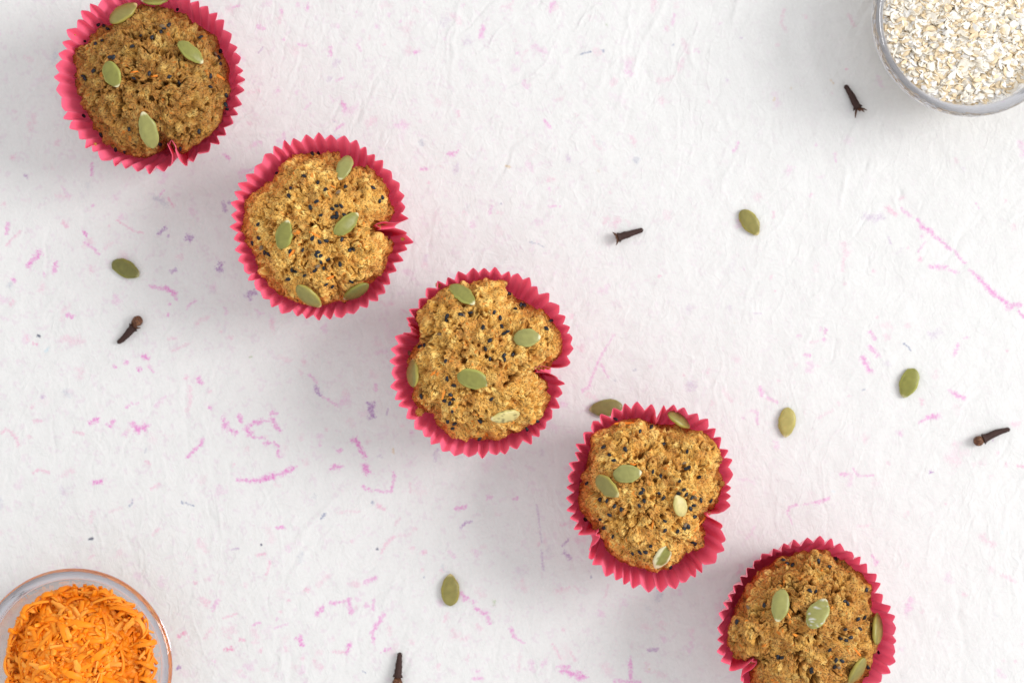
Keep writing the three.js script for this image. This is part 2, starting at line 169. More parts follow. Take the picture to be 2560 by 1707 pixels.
// ---------------------------------------------------------------- pumpkin seeds, sesame seeds
// a flat drop: x along (tip at +x), y thickness, z across; length 1, width w, thickness t
function seedGeo(w, t, c, o = {}) {
  const NU = 30, NV = 22, pos = [], col = [], idx = [], r = rng(o.seed ?? 5), sd = r() * 50;
  for (let i = 0; i <= NU; i++) {
    const u = 0.5 - 0.5 * Math.cos(Math.PI * i / NU), x = u - 0.5;
    let prof = Math.pow(Math.max(0, 1 - Math.pow(Math.abs(2 * Math.pow(u, 0.94) - 1), 2.15)), 0.56) * (1 - 0.2 * smooth(0.6, 1, u));
    if (o.cut) prof *= u < 0.16 ? 1.0 : 1;                       // blunt, broken end
    if (o.cut && u < 0.22) prof = Math.max(prof, 0.66 * smooth(-0.02, 0.1, u) + 0.1 * u);
    for (let j = 0; j < NV; j++) {
      const a = 2 * Math.PI * j / NV, ca = Math.cos(a), sa = Math.sin(a);
      const wz = Math.sign(ca) * Math.pow(Math.abs(ca), 0.8), wy = Math.sign(sa) * Math.pow(Math.abs(sa), 0.85);
      const lump = 1 + 0.05 * n3(x * 4 + sd, ca * 1.5, sa * 1.5);
      pos.push(x + 0.012 * n3(sd, ca * 2, u * 4), wy * t * 0.5 * Math.pow(prof, 0.75) * lump - (o.bow ?? 0.03) * (x * x * 4 - 0.3), wz * w * 0.5 * prof * lump + 0.015 * n3(u * 3, sd, 1));
      const rim = smooth(0.7, 0.98, Math.abs(wz)), tip = smooth(0.9, 0.97, u + 0.02 * n3(ca * 4, sa * 4, sd)), streak = 0.5 + 0.5 * n3(x * 3 + sd, ca * 7, 3 + sa), mott = 0.5 + 0.5 * n3(x * 9, ca * 5 + sd, sa * 4);
      const f = c.face, e = c.edge, p = c.tip;
      const hull = o.hull ? Math.max(smooth(0.55, 0.75, Math.abs(wz) + 0.12 * n3(u * 5, sd, ca)), smooth(0.74, 0.84, u + 0.03 * n3(ca * 3, sd, 1))) : 0;
      for (let k = 0; k < 3; k++) {
        let q = lerp(f[k], e[k], rim * 0.85) * (0.82 + 0.22 * streak + 0.16 * mott) * (1 + 0.14 * Math.exp(-Math.pow((Math.abs(wz) - 0.12) * 16, 2)));
        q = lerp(q, p[k], Math.max(tip * (o.cut ? 0.5 : 0.9), hull * 0.92));
        if (o.flake) q = lerp(q, 0.62, smooth(0.45, 0.8, n3(x * 9 + z0(ca), ca * 9, sd)) * 0.8 * (sa > 0 ? 1 : 0));
        if (o.dark) q = lerp(q, q * 0.45, smooth(0.35, 0.75, n3(x * 4 + sd, ca * 3, 7)));
        col.push(q);
      }
      if (i < NU) { const A = i * NV + j, B = i * NV + (j + 1) % NV; idx.push(A, A + NV, B, B, A + NV, B + NV); }
    }
  }
  return build(pos, idx, col);
}
const z0 = (c) => c * 2;
const SEED = {
  green: { face: [0.222, 0.22, 0.053], edge: [0.36, 0.37, 0.085], tip: [0.7, 0.66, 0.42] },
  grey: { face: [0.27, 0.262, 0.083], edge: [0.36, 0.37, 0.12], tip: [0.68, 0.64, 0.42] },
  olive: { face: [0.235, 0.21, 0.063], edge: [0.38, 0.325, 0.065], tip: [0.56, 0.48, 0.22] },
  dark: { face: [0.15, 0.145, 0.04], edge: [0.23, 0.22, 0.035], tip: [0.55, 0.53, 0.3] },
  pale: { face: [0.54, 0.46, 0.19], edge: [0.58, 0.5, 0.17], tip: [0.68, 0.6, 0.32] },
  gold: { face: [0.39, 0.335, 0.11], edge: [0.42, 0.37, 0.085], tip: [0.62, 0.57, 0.33] },
  brown: { face: [0.2, 0.165, 0.055], edge: [0.26, 0.215, 0.06], tip: [0.46, 0.4, 0.2] },
};
const seedMat = mat({ vertexColors: true, color: rgb(0.9, 0.9, 0.9), roughness: 0.36, specularIntensity: 0.55 });
const glossSeedMat = mat({ vertexColors: true, color: rgb(0.9, 0.9, 0.9), roughness: 0.36, specularIntensity: 0.5, clearcoat: 0.08, clearcoatRoughness: 0.3 });
const sesameGeos = [0, 1, 2].map((s) => {
  const g = new THREE.SphereGeometry(1, 12, 8), p = g.attributes.position;
  for (let i = 0; i < p.count; i++) { const x = p.getX(i); p.setXYZ(i, x * 1.08, p.getY(i) * 0.42, p.getZ(i) * (0.66 - 0.16 * x + 0.03 * s) * (1 + 0.04 * n3(x * 2, s, 1))); }
  g.computeVertexNormals(); return g;
});
const sesameMat = mat({ color: rgb(0.009, 0.0105, 0.017), roughness: 0.42, specularIntensity: 0.6 });
const sesamePale = mat({ color: rgb(0.16, 0.1, 0.05), roughness: 0.55 });

// ---------------------------------------------------------------- carrot shreds (in the bowl, and a few baked into the muffins)
const shredGeos = Array.from({ length: 26 }, (_, q) => {
  const r = rng(700 + q * 13), n = 13, len = 0.0065 + r() * 0.0105, w = 0.001 + r() * 0.00095, t = 0.0005 + r() * 0.0005, curve = (r() - 0.5) * (r() < 0.6 ? 11.5 : 5), twist = (r() - 0.5) * 3.4, pos = [], col = [], idx = [];
  let x = 0, y = 0, a = -curve / 2; const pts = [];
  for (let i = 0; i < n; i++) { pts.push([x, y, a]); a += curve / (n - 1) * (1 + 0.6 * n2(i * 0.6, q)); x += Math.cos(a) * len / (n - 1); y += Math.sin(a) * len / (n - 1); }
  const mx = pts.reduce((s, p) => s + p[0], 0) / n, my = pts.reduce((s, p) => s + p[1], 0) / n, tone = r();
  pts.forEach(([px, py, pa], i) => {
    const e = i / (n - 1), ww = w * 0.5 * (0.45 + 0.65 * Math.pow(Math.sin(Math.PI * (0.08 + 0.84 * e)), 0.6)) * (1 + 0.28 * n2(i * 0.8 + q * 5, 2)), tw = twist * (e - 0.5), nx = -Math.sin(pa), ny = Math.cos(pa), c = Math.cos(tw), s = Math.sin(tw);
    for (const [u, v] of [[-1, -0.7], [0, -1], [1, -0.7], [1, 0.7], [0, 1], [-1, 0.7]]) {
      const zz = u * ww, nn = v * t * 0.5; pos.push(px - mx + nx * (nn * c - zz * s), zz * c + nn * s, py - my + ny * (nn * c - zz * s));
      const m = 0.5 + 0.5 * n3(px * 500, zz * 900, q), pal = clamp(tone * 0.75 + 0.35 * m - 0.25, 0, 1);
      col.push(lerp(0.9, 0.92, pal), lerp(0.245, 0.41, pal), lerp(0.005, 0.1, pal * pal));
    }
    if (i < n - 1) for (let j = 0; j < 6; j++) { const A = i * 6 + j, B = i * 6 + (j + 1) % 6; idx.push(A, B, A + 6, B, B + 6, A + 6); }
  });
  const L = (n - 1) * 6; idx.push(0, 2, 1, 0, 3, 2, 0, 4, 3, 0, 5, 4, L, L + 1, L + 2, L, L + 2, L + 3, L, L + 3, L + 4, L, L + 4, L + 5);
  return build(pos, idx, col);
});
const shredMat = mat({ vertexColors: true, roughness: 0.45, specularIntensity: 0.5 });
const bakedShredMat = mat({ vertexColors: true, color: rgb(0.8, 0.75, 0.6), roughness: 0.6 });

// ---------------------------------------------------------------- muffins
const cakeMat = mat({ vertexColors: true, roughness: 0.68, specularIntensity: 0.45 });
const RIM = 0.037, FLUTES = 48;
function linerMaterial(seed) { return mat({ color: rgb(1, 0.175, 0.3), roughness: 1, transmission: 0.28, specularIntensity: 0.25, thickness: 0, side: THREE.DoubleSide }); }
const linerMat = linerMaterial(1);
linerMat.name = 'pink_paper';
const linerBack = mat({ color: rgb(0.96, 0.83, 0.86), roughness: 1, transmission: 0.56, specularIntensity: 0.25, thickness: 0, side: THREE.DoubleSide });

function makeMuffin(cfg, label) {
  const [cx, cy] = cfg.centre, O = P(cx, cy, RIM); O.y = 0;
  const root = thing('muffin', label, 'muffin', O, 'muffins in pink paper cases laid in a diagonal row');
  const seed = cfg.seed, r = rng(seed * 97 + 5);
  const linerPx = table(cfg.liner), cakePx = table(cfg.cake);
  const kr = K * (H - RIM) / H, HE = 0.027, ke = K * (H - HE) / H;
  const tipR = (deg) => linerPx(deg) * kr, meanTip = cfg.liner.reduce((s, e) => s + e[1], 0) / cfg.liner.length * kr, baseR = 0.0252;
  // the pleated case
  const notches = cfg.notches ?? [];
  {
    const angles = [];
    for (let i = 0; i < FLUTES * 10; i++) angles.push(i / (FLUTES * 10) * 360);
    for (const n of notches) for (let i = 0; i <= 46; i++) angles.push((n.at + (i / 23 - 1) * n.width + 360) % 360);
    angles.sort((a, b) => a - b);
    const jit = Array.from({ length: FLUTES + 2 }, () => [0.62 + 0.75 * r(), (r() - 0.5) * 0.5, (r() - 0.5) * 1.1, (r() - 0.5) * 2]);
    const rows = 15, pos = [], idx = [], N = angles.length;
    for (let v = 0; v <= rows; v++) {
      const s = v / rows;
      for (const deg of angles) {
        const ph = deg / 360 * FLUTES + 0.3 * n2(Math.cos(deg * 0.01745) * 2 + seed, Math.sin(deg * 0.01745) * 2), f = ((Math.floor(ph + 0.5) % FLUTES) + FLUTES) % FLUTES, loc = ph - Math.floor(ph + 0.5);      // -0.5..0.5 round the tip
        const J = jit[f];
        const skew = loc + J[1] * 0.28 * (0.25 - loc * loc) * 4 * 0.25;
        const wave = Math.pow(1 - Math.min(1, Math.abs(skew) * 2), 0.92) , soft = 0.5 + 0.5 * Math.cos(skew * 2 * Math.PI);
        const w = lerp(soft, wave, 0.62 * s + 0.2);
        const amp = lerp(0.001, 0.0023, Math.pow(s, 1.1)) * (J[0] * smooth(0.2, 1, s) + 1 - smooth(0.2, 1, s));
        const full = lerp(baseR, tipR(deg), Math.pow(s, 0.95)) + Math.sin(s * Math.PI) * 0.0003;
        let rad = full - amp * (1 - w) + 0.0006 * J[3] * s * s * w, turn = (J[2] * 0.028 * s * s * w);
        let y = s * RIM + smooth(0.6, 1, s) * (0.0007 * J[3] * w + 0.0006 * n2(deg * 0.03, seed) - 0.0007 * w);
        for (const n of notches) {
          let d = ((deg - n.at + 540) % 360 - 180) / n.width; if (Math.abs(d) >= 1) continue;
          const deep = n.depth * kr * smooth(0.18, 0.62, s), t = Math.abs(d), g = Math.pow(1 - smooth(n.core ?? 0.0, 1, t), n.sharp ?? 1.4);
          rad -= deep * g - amp * (1 - w) * g * 0.8;
          if (n.wiggle) { turn += n.wiggle * Math.sin(d * Math.PI * 2 + 0.6) * g * s * 0.02; rad += n.wiggle * 0.00045 * Math.sin(d * Math.PI * 5 + 1.1) * smooth(0.3, 0.8, s) * (1 - t); }
          y += (n.lift ?? 0) * g * s;
        }
        const a = deg * 0.0174533 + turn; pos.push(Math.cos(a) * rad, y + 0.0003, Math.sin(a) * rad);
      }
    }
    for (let v = 0; v < rows; v++) for (let i = 0; i < N; i++) { const A = v * N + i, B = v * N + (i + 1) % N; idx.push(A, A + N, B, B, A + N, B + N); }
    const c = pos.length / 3; pos.push(0, 0.0003, 0); for (let i = 0; i < N; i++) idx.push(c, i, (i + 1) % N);
    const face = build(pos, idx), nn = face.attributes.normal.array, count = pos.length / 3, inside = idx.length, sign = Math.sign(Array.from({ length: N * 4 }, (_, i) => { const q = (5 * N + i) * 3; return nn[q] * pos[q] + nn[q + 2] * pos[q + 2]; }).reduce((m, v) => m + v, 0));
    for (let i = 0; i < count; i++) pos.push(pos[i * 3] + sign * nn[i * 3] * 0.00014, Math.max(0.00015, pos[i * 3 + 1] + sign * nn[i * 3 + 1] * 0.00014), pos[i * 3 + 2] + sign * nn[i * 3 + 2] * 0.00014);
    const dyed = [], back = [], o1 = rows * N;               // where the case is pinched its dyed face is turned outwards
    for (let i = 0; i < inside; i += 3) { const deg = angles[idx[i] % N], pinched = idx[i] < count - 1 && notches.some((n) => Math.abs((deg - n.at + 540) % 360 - 180) < n.width); (pinched ? dyed : back).push(idx[i] + count, idx[i + 2] + count, idx[i + 1] + count); }
    for (let i = 0; i < N; i++) { const A = o1 + i, B = o1 + (i + 1) % N; dyed.push(A, A + count, B, B, A + count, B + count); }
    idx.push(...dyed, ...back);
    const cup = build(pos, idx), split = inside + dyed.length; cup.addGroup(0, split, 0); cup.addGroup(split, back.length, 1);
    part('paper_case', cup, [linerMat, linerBack], root);
  }
  // the cake: a crumbly dome whose edge follows the photograph's outline
  const NA = 540, NR = 170, SK = 4, total = NA * (NR + SK + 1), pos = new Float32Array(total * 3), col = new Float32Array(total * 3), idx = [];
  const edge = P(cx, cy, HE), ox = edge.x - O.x, oz = edge.z - O.z;
  const Rraw = [], Rsoft = [], hEdge = [];
  for (let i = 0; i < NA; i++) { const d = i / NA * 360; Rraw.push((cakePx(d) + 3 * n2(d * 0.09, seed) - 1.5) * ke); }
  for (let i = 0; i < NA; i++) { let s = 0; for (let k = -50; k <= 50; k++) s += Rraw[(i + k + NA) % NA]; Rsoft.push(s / 101); }
  for (let i = 0; i < NA; i++) {
    const d = i / NA * 360, lim = tipR(d) - 0.0022, v = clamp((Rraw[i] + 0.0008 - baseR) / Math.max(0.004, lim - baseR), 0, 1);
    hEdge.push(clamp(v, 0.5, 0.9) * RIM);
  }
  const hE2 = hEdge.map((_, i) => { let s = 0; for (let k = -16; k <= 16; k++) s += hEdge[(i + k + NA) % NA]; return s / 33; });
  const top = cfg.top ?? 0.0435, sx = seed * 17.3;
  const tiltx = (r() - 0.5) * 0.05, tiltz = (r() - 0.5) * 0.05;
  for (let j = 0; j <= NR + SK; j++) for (let i = 0; i < NA; i++) {
    const th = i / NA * 2 * Math.PI, o = (j * NA + i) * 3; let rad, y;
    if (j <= NR) {
      const t = j / NR, a = t * Math.PI / 2, rho = Math.pow(Math.sin(a), 0.86), R = lerp(Rsoft[i], Rraw[i], smooth(0.5, 0.97, rho));
      rad = rho * R; y = lerp(hE2[i], hE2[i] * 0.2 + 0.8 * hE2[i], 1) + (top - hE2[i]) * Math.pow(Math.max(0, Math.cos(a)), 0.92);
    } else { const s = (j - NR) / SK; y = hE2[i] * (1 - 0.72 * s); const v = y / RIM; rad = Math.min(Rraw[i] - 0.0003, lerp(baseR, tipR(i / NA * 360), Math.pow(v, 0.95)) - 0.0023) - 0.0012 * s; }
    pos[o] = ox * smooth(0, 1, j / NR) + Math.cos(th) * rad; pos[o + 1] = y + (tiltx * Math.cos(th) + tiltz * Math.sin(th)) * Math.min(rad, 0.02) * (1 - smooth(0.7, 1, j / NR)); pos[o + 2] = oz * smooth(0, 1, j / NR) + Math.sin(th) * rad;
  }
  for (let j = 0; j < NR + SK; j++) for (let i = 0; i < NA; i++) { const A = j * NA + i, B = j * NA + (i + 1) % NA; if (j > 0) idx.push(A, B, A + NA); idx.push(B, B + NA, A + NA); }
  const g0 = build(pos.slice(), idx), nrm = g0.attributes.normal.array; g0.dispose();
  const px2loc = ([x, y], h = 0.041) => { const p = P(x, y, h); return [p.x - O.x, p.z - O.z]; };
  const pits = (cfg.pits ?? []).map((q) => [...px2loc(q), q[2] ?? 5]), cracks = (cfg.cracks ?? []).map((c) => c.map((q) => px2loc(q)));
  for (let j = 0; j <= NR + SK; j++) for (let i = 0; i < NA; i++) {
    const o = (j * NA + i) * 3, x = pos[o] * 1000, y = pos[o + 1] * 1000, z = pos[o + 2] * 1000, X = x + sx, Z = z - sx * 0.7;
    const keep = j <= NR ? 1 - 0.55 * smooth(0.86, 1, j / NR) : 0;
    const wx = X + 0.55 * n3(X / 3, y / 3, Z / 3), wz = Z + 0.55 * n3b(X / 3, y / 3, Z / 3), wy = y + 0.45 * n3(X / 3 + 30, y / 3, Z / 3);
    const ball = (f, r0) => Math.sqrt(Math.max(0, 1 - (f / r0) * (f / r0))) - 0.62;
    let d = 1.35 * n3(X / 11, y / 11, Z / 11) + 0.9 * n3b(X / 5.4, y / 5.4, Z / 5.4) + 0.3 * n3(X / 2.9 + 60, y / 2.9, Z / 2.9);
    const a = worley(wx / 3.4, wy / 3.4, wz / 3.4), idA = a.id; d += 1.15 * ball(a.f1, 0.86) + (idA - 0.5) * 0.8;
    const b = worley(wx / 1.75 + 7, wy / 1.75, wz / 1.75), idB = b.id, fB = b.f1, rough = 0.6 + 0.45 * smooth(-0.4, 0.5, n3(X / 7 + 3, y / 7, Z / 7));
    d += rough * (0.92 * ball(b.f1, 0.8) + (idB - 0.5) * 0.5);
    const c = worley(wx / 0.85, wy / 0.85 + 5, wz / 0.85), idC = c.id; d += rough * 0.55 * ball(c.f1, 0.8) + (idC - 0.5) * 0.12;
    if (idB < 0.13) d -= 2.2 * smooth(0.6, 0.2, fB);
    d += 0.06 * n3(X * 2.6, y * 2.6, Z * 2.6);
    // natural fissures
    const fis = Math.abs(n3b(X / 8.5 + 9, y / 8.5, Z / 8.5) + 0.25 * n3(X / 2.5, y / 2.5, Z / 2.5)), fm = smooth(0.15, 0.55, n3(X / 10 - 20, y / 10, Z / 10));
    d -= 2.6 * fm * smooth(0.15, 0.02, fis);
    for (const [qx, qz, rr] of pits) { const dd = Math.hypot(pos[o] - qx, pos[o + 2] - qz) / (rr * K); if (dd < 1.4) d -= 4.6 * smooth(1.25, 0.45, dd + 0.25 * n3(X, y, Z)); }
    for (const cr of cracks) for (let q = 0; q + 1 < cr.length; q++) {
      const [ax, az] = cr[q], dx = cr[q + 1][0] - ax, dz = cr[q + 1][1] - az, t = clamp(((pos[o] - ax) * dx + (pos[o + 2] - az) * dz) / (dx * dx + dz * dz), 0, 1);
      const dd = Math.hypot(pos[o] - ax - dx * t, pos[o + 2] - az - dz * t) * 1000 + 0.8 * n3(X / 2.2, y / 2.2, Z / 2.2) + 0.3; if (dd < 1.9) d -= 3.0 * smooth(1.2, 0.15, dd);
    }
    d *= keep;
    if (keep < 1) d = Math.min(d, 0.35);
    pos[o] += nrm[o] * d / 1000; pos[o + 1] += nrm[o + 1] * d / 1000 * (keep < 1 ? 1 : 1); pos[o + 2] += nrm[o + 2] * d / 1000;
    // colour of the crumb itself
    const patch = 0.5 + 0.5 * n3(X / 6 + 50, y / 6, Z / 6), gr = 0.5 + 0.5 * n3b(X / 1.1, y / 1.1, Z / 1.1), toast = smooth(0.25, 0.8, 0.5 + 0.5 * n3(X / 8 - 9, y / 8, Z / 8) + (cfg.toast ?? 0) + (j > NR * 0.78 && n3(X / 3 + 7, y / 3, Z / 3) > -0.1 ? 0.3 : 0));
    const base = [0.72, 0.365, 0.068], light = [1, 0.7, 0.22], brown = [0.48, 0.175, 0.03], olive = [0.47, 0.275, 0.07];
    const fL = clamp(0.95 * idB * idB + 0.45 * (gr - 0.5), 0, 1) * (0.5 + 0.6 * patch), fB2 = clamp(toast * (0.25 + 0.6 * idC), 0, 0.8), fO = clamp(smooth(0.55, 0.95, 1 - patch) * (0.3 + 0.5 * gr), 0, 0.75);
    const speck = Math.max(smooth(0.38, 0.6, n3(X * 1.25 + 4, y * 1.25, Z * 1.25)), smooth(0.5, 0.7, n3b(X * 2.3, y * 2.3, Z * 2.3)) * 0.85) * 0.84, carrot = idA > 0.86 && fB < 0.42 ? smooth(0.75, 0.9, idB + 0.25 * gr) * 0.75 : 0;
    for (let k = 0; k < 3; k++) {
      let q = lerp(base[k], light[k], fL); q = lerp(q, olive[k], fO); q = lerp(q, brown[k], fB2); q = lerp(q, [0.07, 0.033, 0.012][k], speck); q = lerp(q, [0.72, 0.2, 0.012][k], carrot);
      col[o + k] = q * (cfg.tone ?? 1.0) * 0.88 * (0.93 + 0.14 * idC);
    }
  }
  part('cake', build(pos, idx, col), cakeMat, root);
  // the surface as a height map, to seat what is baked into it
  const CELL = 0.0004, GN = 220, map = new Float32Array(GN * GN).fill(-1);
  for (let o = 0; o < NA * (NR + 1) * 3; o += 3) { const i = Math.round(pos[o] / CELL) + GN / 2, j = Math.round(pos[o + 2] / CELL) + GN / 2; if (i >= 0 && j >= 0 && i < GN && j < GN && pos[o + 1] > map[j * GN + i]) map[j * GN + i] = pos[o + 1]; }
  const heightAt = (x, z) => {
    const ci = Math.round(x / CELL) + GN / 2, cj = Math.round(z / CELL) + GN / 2;
    for (let q = 0; q < 24; q++) { let best = -1; for (let j = -q; j <= q; j++) for (let i = -q; i <= q; i++) if (Math.max(Math.abs(i), Math.abs(j)) === q) best = Math.max(best, map[(cj + j) * GN + ci + i] ?? -1); if (best > 0) return best; }
    return 0.03;
  };
  const at = (x, y) => { let h = 0.038, p; for (let q = 0; q < 6; q++) { p = P(x, y, h).sub(O); h = lerp(h, heightAt(p.x, p.z), 0.8); } p.y = h; return p; };
  const B = new THREE.Matrix4();
  for (const [a, b, wpx, kind, o = {}] of cfg.seeds) {
    const C = [(a[0] + b[0]) / 2, (a[1] + b[1]) / 2], q = [0.15, 0.35, 0.5, 0.65, 0.85].map((t) => at(lerp(a[0], b[0], t), lerp(a[1], b[1], t)));
    const c = at(...C), hs = q.map((p) => p.y).sort((m, n) => m - n), hc = o.roll ? hs[4] : hs[3] * 0.75 + hs[4] * 0.25, pa = P(...a, hc), pb = P(...b, hc), u = pb.clone().sub(pa), flat = u.length();
    const slope = clamp((q[4].y - q[0].y) / (flat * 0.7), -0.55, 0.55) * 0.8; u.y = slope * flat; const len = u.length(); u.normalize();
    const out = V(c.x, 0, c.z), side = V(-u.z, 0, u.x).normalize(); if (side.dot(out) < 0) side.negate();        // points away from the muffin's middle
    const s1 = at(C[0] + side.x * wpx * 0.4, C[1] + side.z * wpx * 0.4), s0 = at(C[0] - side.x * wpx * 0.4, C[1] - side.z * wpx * 0.4);
    const roll = o.roll ?? clamp(Math.atan2(s0.y - s1.y, wpx * 0.8 * kr), -0.4, 0.55), trueW = o.width ?? 44;
    side.applyAxisAngle(u.clone().cross(side).y > 0 ? u.clone().negate() : u, roll);
    let n = u.clone().cross(side).normalize(); if (n.y < 0) n.negate(); side.crossVectors(n, u).normalize(); const zz = u.clone().cross(n).normalize();
    const w = Math.max(wpx, (o.roll ? trueW : wpx)) * kr, T = 0.0023, g = seedGeo(w / len, T / len, SEED[kind], { seed: Math.round(a[0] * 3 + a[1]), ...o });
    const m = part('pumpkin_seed', g, o.flake || kind === 'grey' ? glossSeedMat : seedMat, root);
    const pm = P(...C, hc + 0.00045 + (o.up ?? (o.roll ? 0.0007 : 0))).sub(O);
    m.matrix.copy(B.makeBasis(u, n, zz)).scale(V(len, len, len)).setPosition(pm.x, pm.y, pm.z); m.matrix.decompose(m.position, m.quaternion, m.scale);
  }
  const [zx, zy, zs] = cfg.zoom;
  cfg.sesame.forEach(([x, y], i) => {
    const px = zx + x / zs, py = zy + y / zs, c = at(px, py), e = 5, gx = clamp((at(px + e, py).y - at(px - e, py).y) / (2 * e * kr), -0.8, 0.8), gz = clamp((at(px, py + e).y - at(px, py - e).y) / (2 * e * kr), -0.8, 0.8);
    const n = V(-gx, 1, -gz).normalize(), m = part('sesame_seed', sesameGeos[i % 3], i % 17 === 9 ? sesamePale : sesameMat, root), s = 0.00094 * (0.9 + 0.25 * r());
    const hm = Math.max(c.y, (at(px + 4, py).y + at(px - 4, py).y + at(px, py + 4).y + at(px, py - 4).y) / 4), pm = P(px, py, hm).sub(O);
    m.position.copy(pm).addScaledVector(n, 0.0002); m.quaternion.setFromUnitVectors(V(0, 1, 0), n).multiply(new THREE.Quaternion().setFromAxisAngle(V(0, 1, 0), r() * 6.28)); m.scale.setScalar(s);
  });
  (cfg.carrots ?? []).forEach(([x, y], i) => {
    const px = zx + x / zs, py = zy + y / zs, c = at(px, py), m = part('carrot_shred', shredGeos[(i * 7 + seed) % 26], bakedShredMat, root);
    m.position.copy(c).y -= 0.0003; m.rotation.set(1.3 + r() * 0.5, r() * 6.28, 0, 'YXZ'); m.scale.setScalar(0.34 + 0.16 * r());
  });
  (cfg.crumbs ?? []).forEach(([x, y, size, h], i) => {
    const g = new THREE.IcosahedronGeometry(1, 3), p = g.attributes.position, cc = [];
    for (let q = 0; q < p.count; q++) { const a = p.getX(q), b = p.getY(q), c = p.getZ(q), k = 1 + 0.35 * n3(a * 1.6 + i, b * 1.6, c * 1.6 + seed) + 0.14 * n3(a * 4, b * 4 + i, c * 4); p.setXYZ(q, a * k, b * k * 0.7, c * k); const m = 0.8 + 0.3 * n3(a * 3, b * 3, c * 3 + i); cc.push(0.55 * m, 0.28 * m, 0.06 * m); }
    g.setAttribute('color', new THREE.BufferAttribute(new Float32Array(cc), 3)); g.computeVertexNormals();
    const m = part('crumb', g, cakeMat, root); m.position.copy(P(x, y, h).sub(O)); m.position.y = h; m.scale.setScalar(size * kr);
  });
  return root;
}
const ROLL = 0.85;
makeMuffin({
  seed: 1, centre: [375.5, 200], zoom: [100, 0, 3.409], toast: 0.24, tone: 0.67, top: 0.043,
  liner: [[0, 235], [60, 234], [120, 233], [180, 236], [220, 240], [270, 236], [310, 234]],
  notches: [{ at: 73, width: 4.5, depth: 72, wiggle: 2.2, sharp: 0.85 }],
  cake: [[0, 196], [18, 204], [35, 212], [52, 206], [66, 200], [76, 158], [84, 178], [92, 196], [113, 196], [143, 183], [160, 187], [180, 187], [200, 197], [218, 188], [235, 175], [262, 190], [282, 186], [300, 180], [329, 193]],
  pits: [[379.5, 248, 7], [346, 232, 4], [303, 275, 4]], cracks: [[[322, 200], [352, 208], [378, 203]], [[405, 212], [430, 206], [447, 211]], [[305, 82], [350, 92], [385, 93]], [[300, 230], [303, 275], [285, 295]]],
  seeds: [[[276, 57], [340.5, 9], 36, 'olive', { roll: 0.35, up: 0.0028 }], [[422, -9], [353, 1], 30, 'green', { roll: 0.5, up: 0.003 }], [[447.6, 105.6], [506, 158], 38, 'green'], [[267, 155.5], [293.6, 218.5], 46, 'green'], [[381.6, 369.6], [359.6, 283], 45, 'grey']],
  sesame: [[500, 213], [545, 222], [577, 250], [380, 347], [530, 348], [472, 377], [860, 305], [955, 320], [1098, 215], [1040, 225], [1055, 240], [1030, 275], [1370, 320], [1170, 88], [785, 395], [600, 490], [625, 492], [455, 605], [370, 650], [383, 670], [930, 630], [800, 667], [1103, 655], [1187, 708], [1453, 650], [1453, 743], [1497, 463], [1525, 493], [1537, 545], [1537, 435], [1588, 815], [1583, 895], [1597, 930], [1355, 1120], [760, 1103], [375, 987], [718, 1292], [645, 1275], [1020, 1230], [1197, 1270], [520, 1150]],
  crumbs: [[238, 361, 3.5, 0.034], [188, 88, 1.8, 0.035]],
  carrots: [[800, 615], [1045, 850], [740, 945], [975, 650], [1520, 650]],
}, 'dark brown muffin in the upper left corner, its pink case cut by the photo edge');
makeMuffin({
  seed: 2, centre: [798, 568], zoom: [540, 310, 3.0154], toast: -0.12, top: 0.0435,
  liner: [[1, 234], [10, 238], [18, 226], [28, 222], [42, 230], [52, 236], [61, 238], [70, 235], [87, 236], [112, 232], [127, 231], [142, 222], [157, 219], [167, 215], [175, 222], [187, 223], [196, 227], [206, 228], [220, 223], [229, 226], [241, 231], [250, 232], [268, 236], [293, 236], [315, 230], [333, 230], [345, 224], [352, 222]],
  notches: [{ at: -1, width: 5, depth: 84, wiggle: 2.4, sharp: 0.8 }],
  cake: [[-12, 188], [-7, 172], [-2, 150], [7, 150], [12, 190], [27, 195], [39, 194], [50, 186], [65, 188], [80, 193], [90, 196], [107, 197], [130, 193], [149, 183], [170, 183], [190, 190], [200, 197], [214, 176], [228, 171], [240, 186], [262, 189], [278, 192], [290, 183], [298, 174], [307, 184], [316, 194], [330, 197], [341, 190]],
  pits: [[781, 562, 5]], cracks: [[[865, 405], [852, 455], [835, 480]], [[722, 515], [708, 550]], [[830, 690], [840, 710], [846, 735]]],
  seeds: [[[871.6, 388], [850, 451], 38, 'grey'], [[838.5, 587], [894.8, 532], 39, 'green'], [[702.5, 623.4], [719, 550.4], 44, 'green'], [[744, 716], [800, 767.7], 34, 'olive', { roll: 0.55 }], [[921, 711], [858, 749], 24, 'dark', { roll: 0.95 }]],
  sesame: [[770, 225], [725, 225], [460, 372], [665, 395], [768, 443], [565, 485], [550, 543], [825, 497], [975, 475], [920, 517], [1183, 483], [1255, 553], [1233, 583], [757, 587], [712, 630], [908, 618], [942, 617], [878, 642], [790, 690], [912, 677], [885, 702], [910, 700], [965, 685], [317, 755], [322, 860], [275, 898], [340, 935], [367, 970], [397, 982], [727, 862], [780, 888], [830, 880], [947, 872], [557, 960], [653, 950], [768, 967], [755, 993], [787, 997], [1008, 950], [1037, 945], [843, 1020], [790, 1042], [935, 1057], [763, 1073], [813, 1085], [745, 1103], [570, 1100], [600, 1112], [670, 1143], [543, 1170], [1022, 1187], [828, 1210], [877, 1225]],
  crumbs: [[1007, 598, 4.5, 0.0335], [947, 457, 3, 0.0325], [955, 448, 2, 0.034]],
  carrots: [[875, 465], [860, 540], [740, 832], [845, 1160], [600, 935], [490, 460]],
}, 'golden muffin second from the top left, pink case crumpled on its right side');
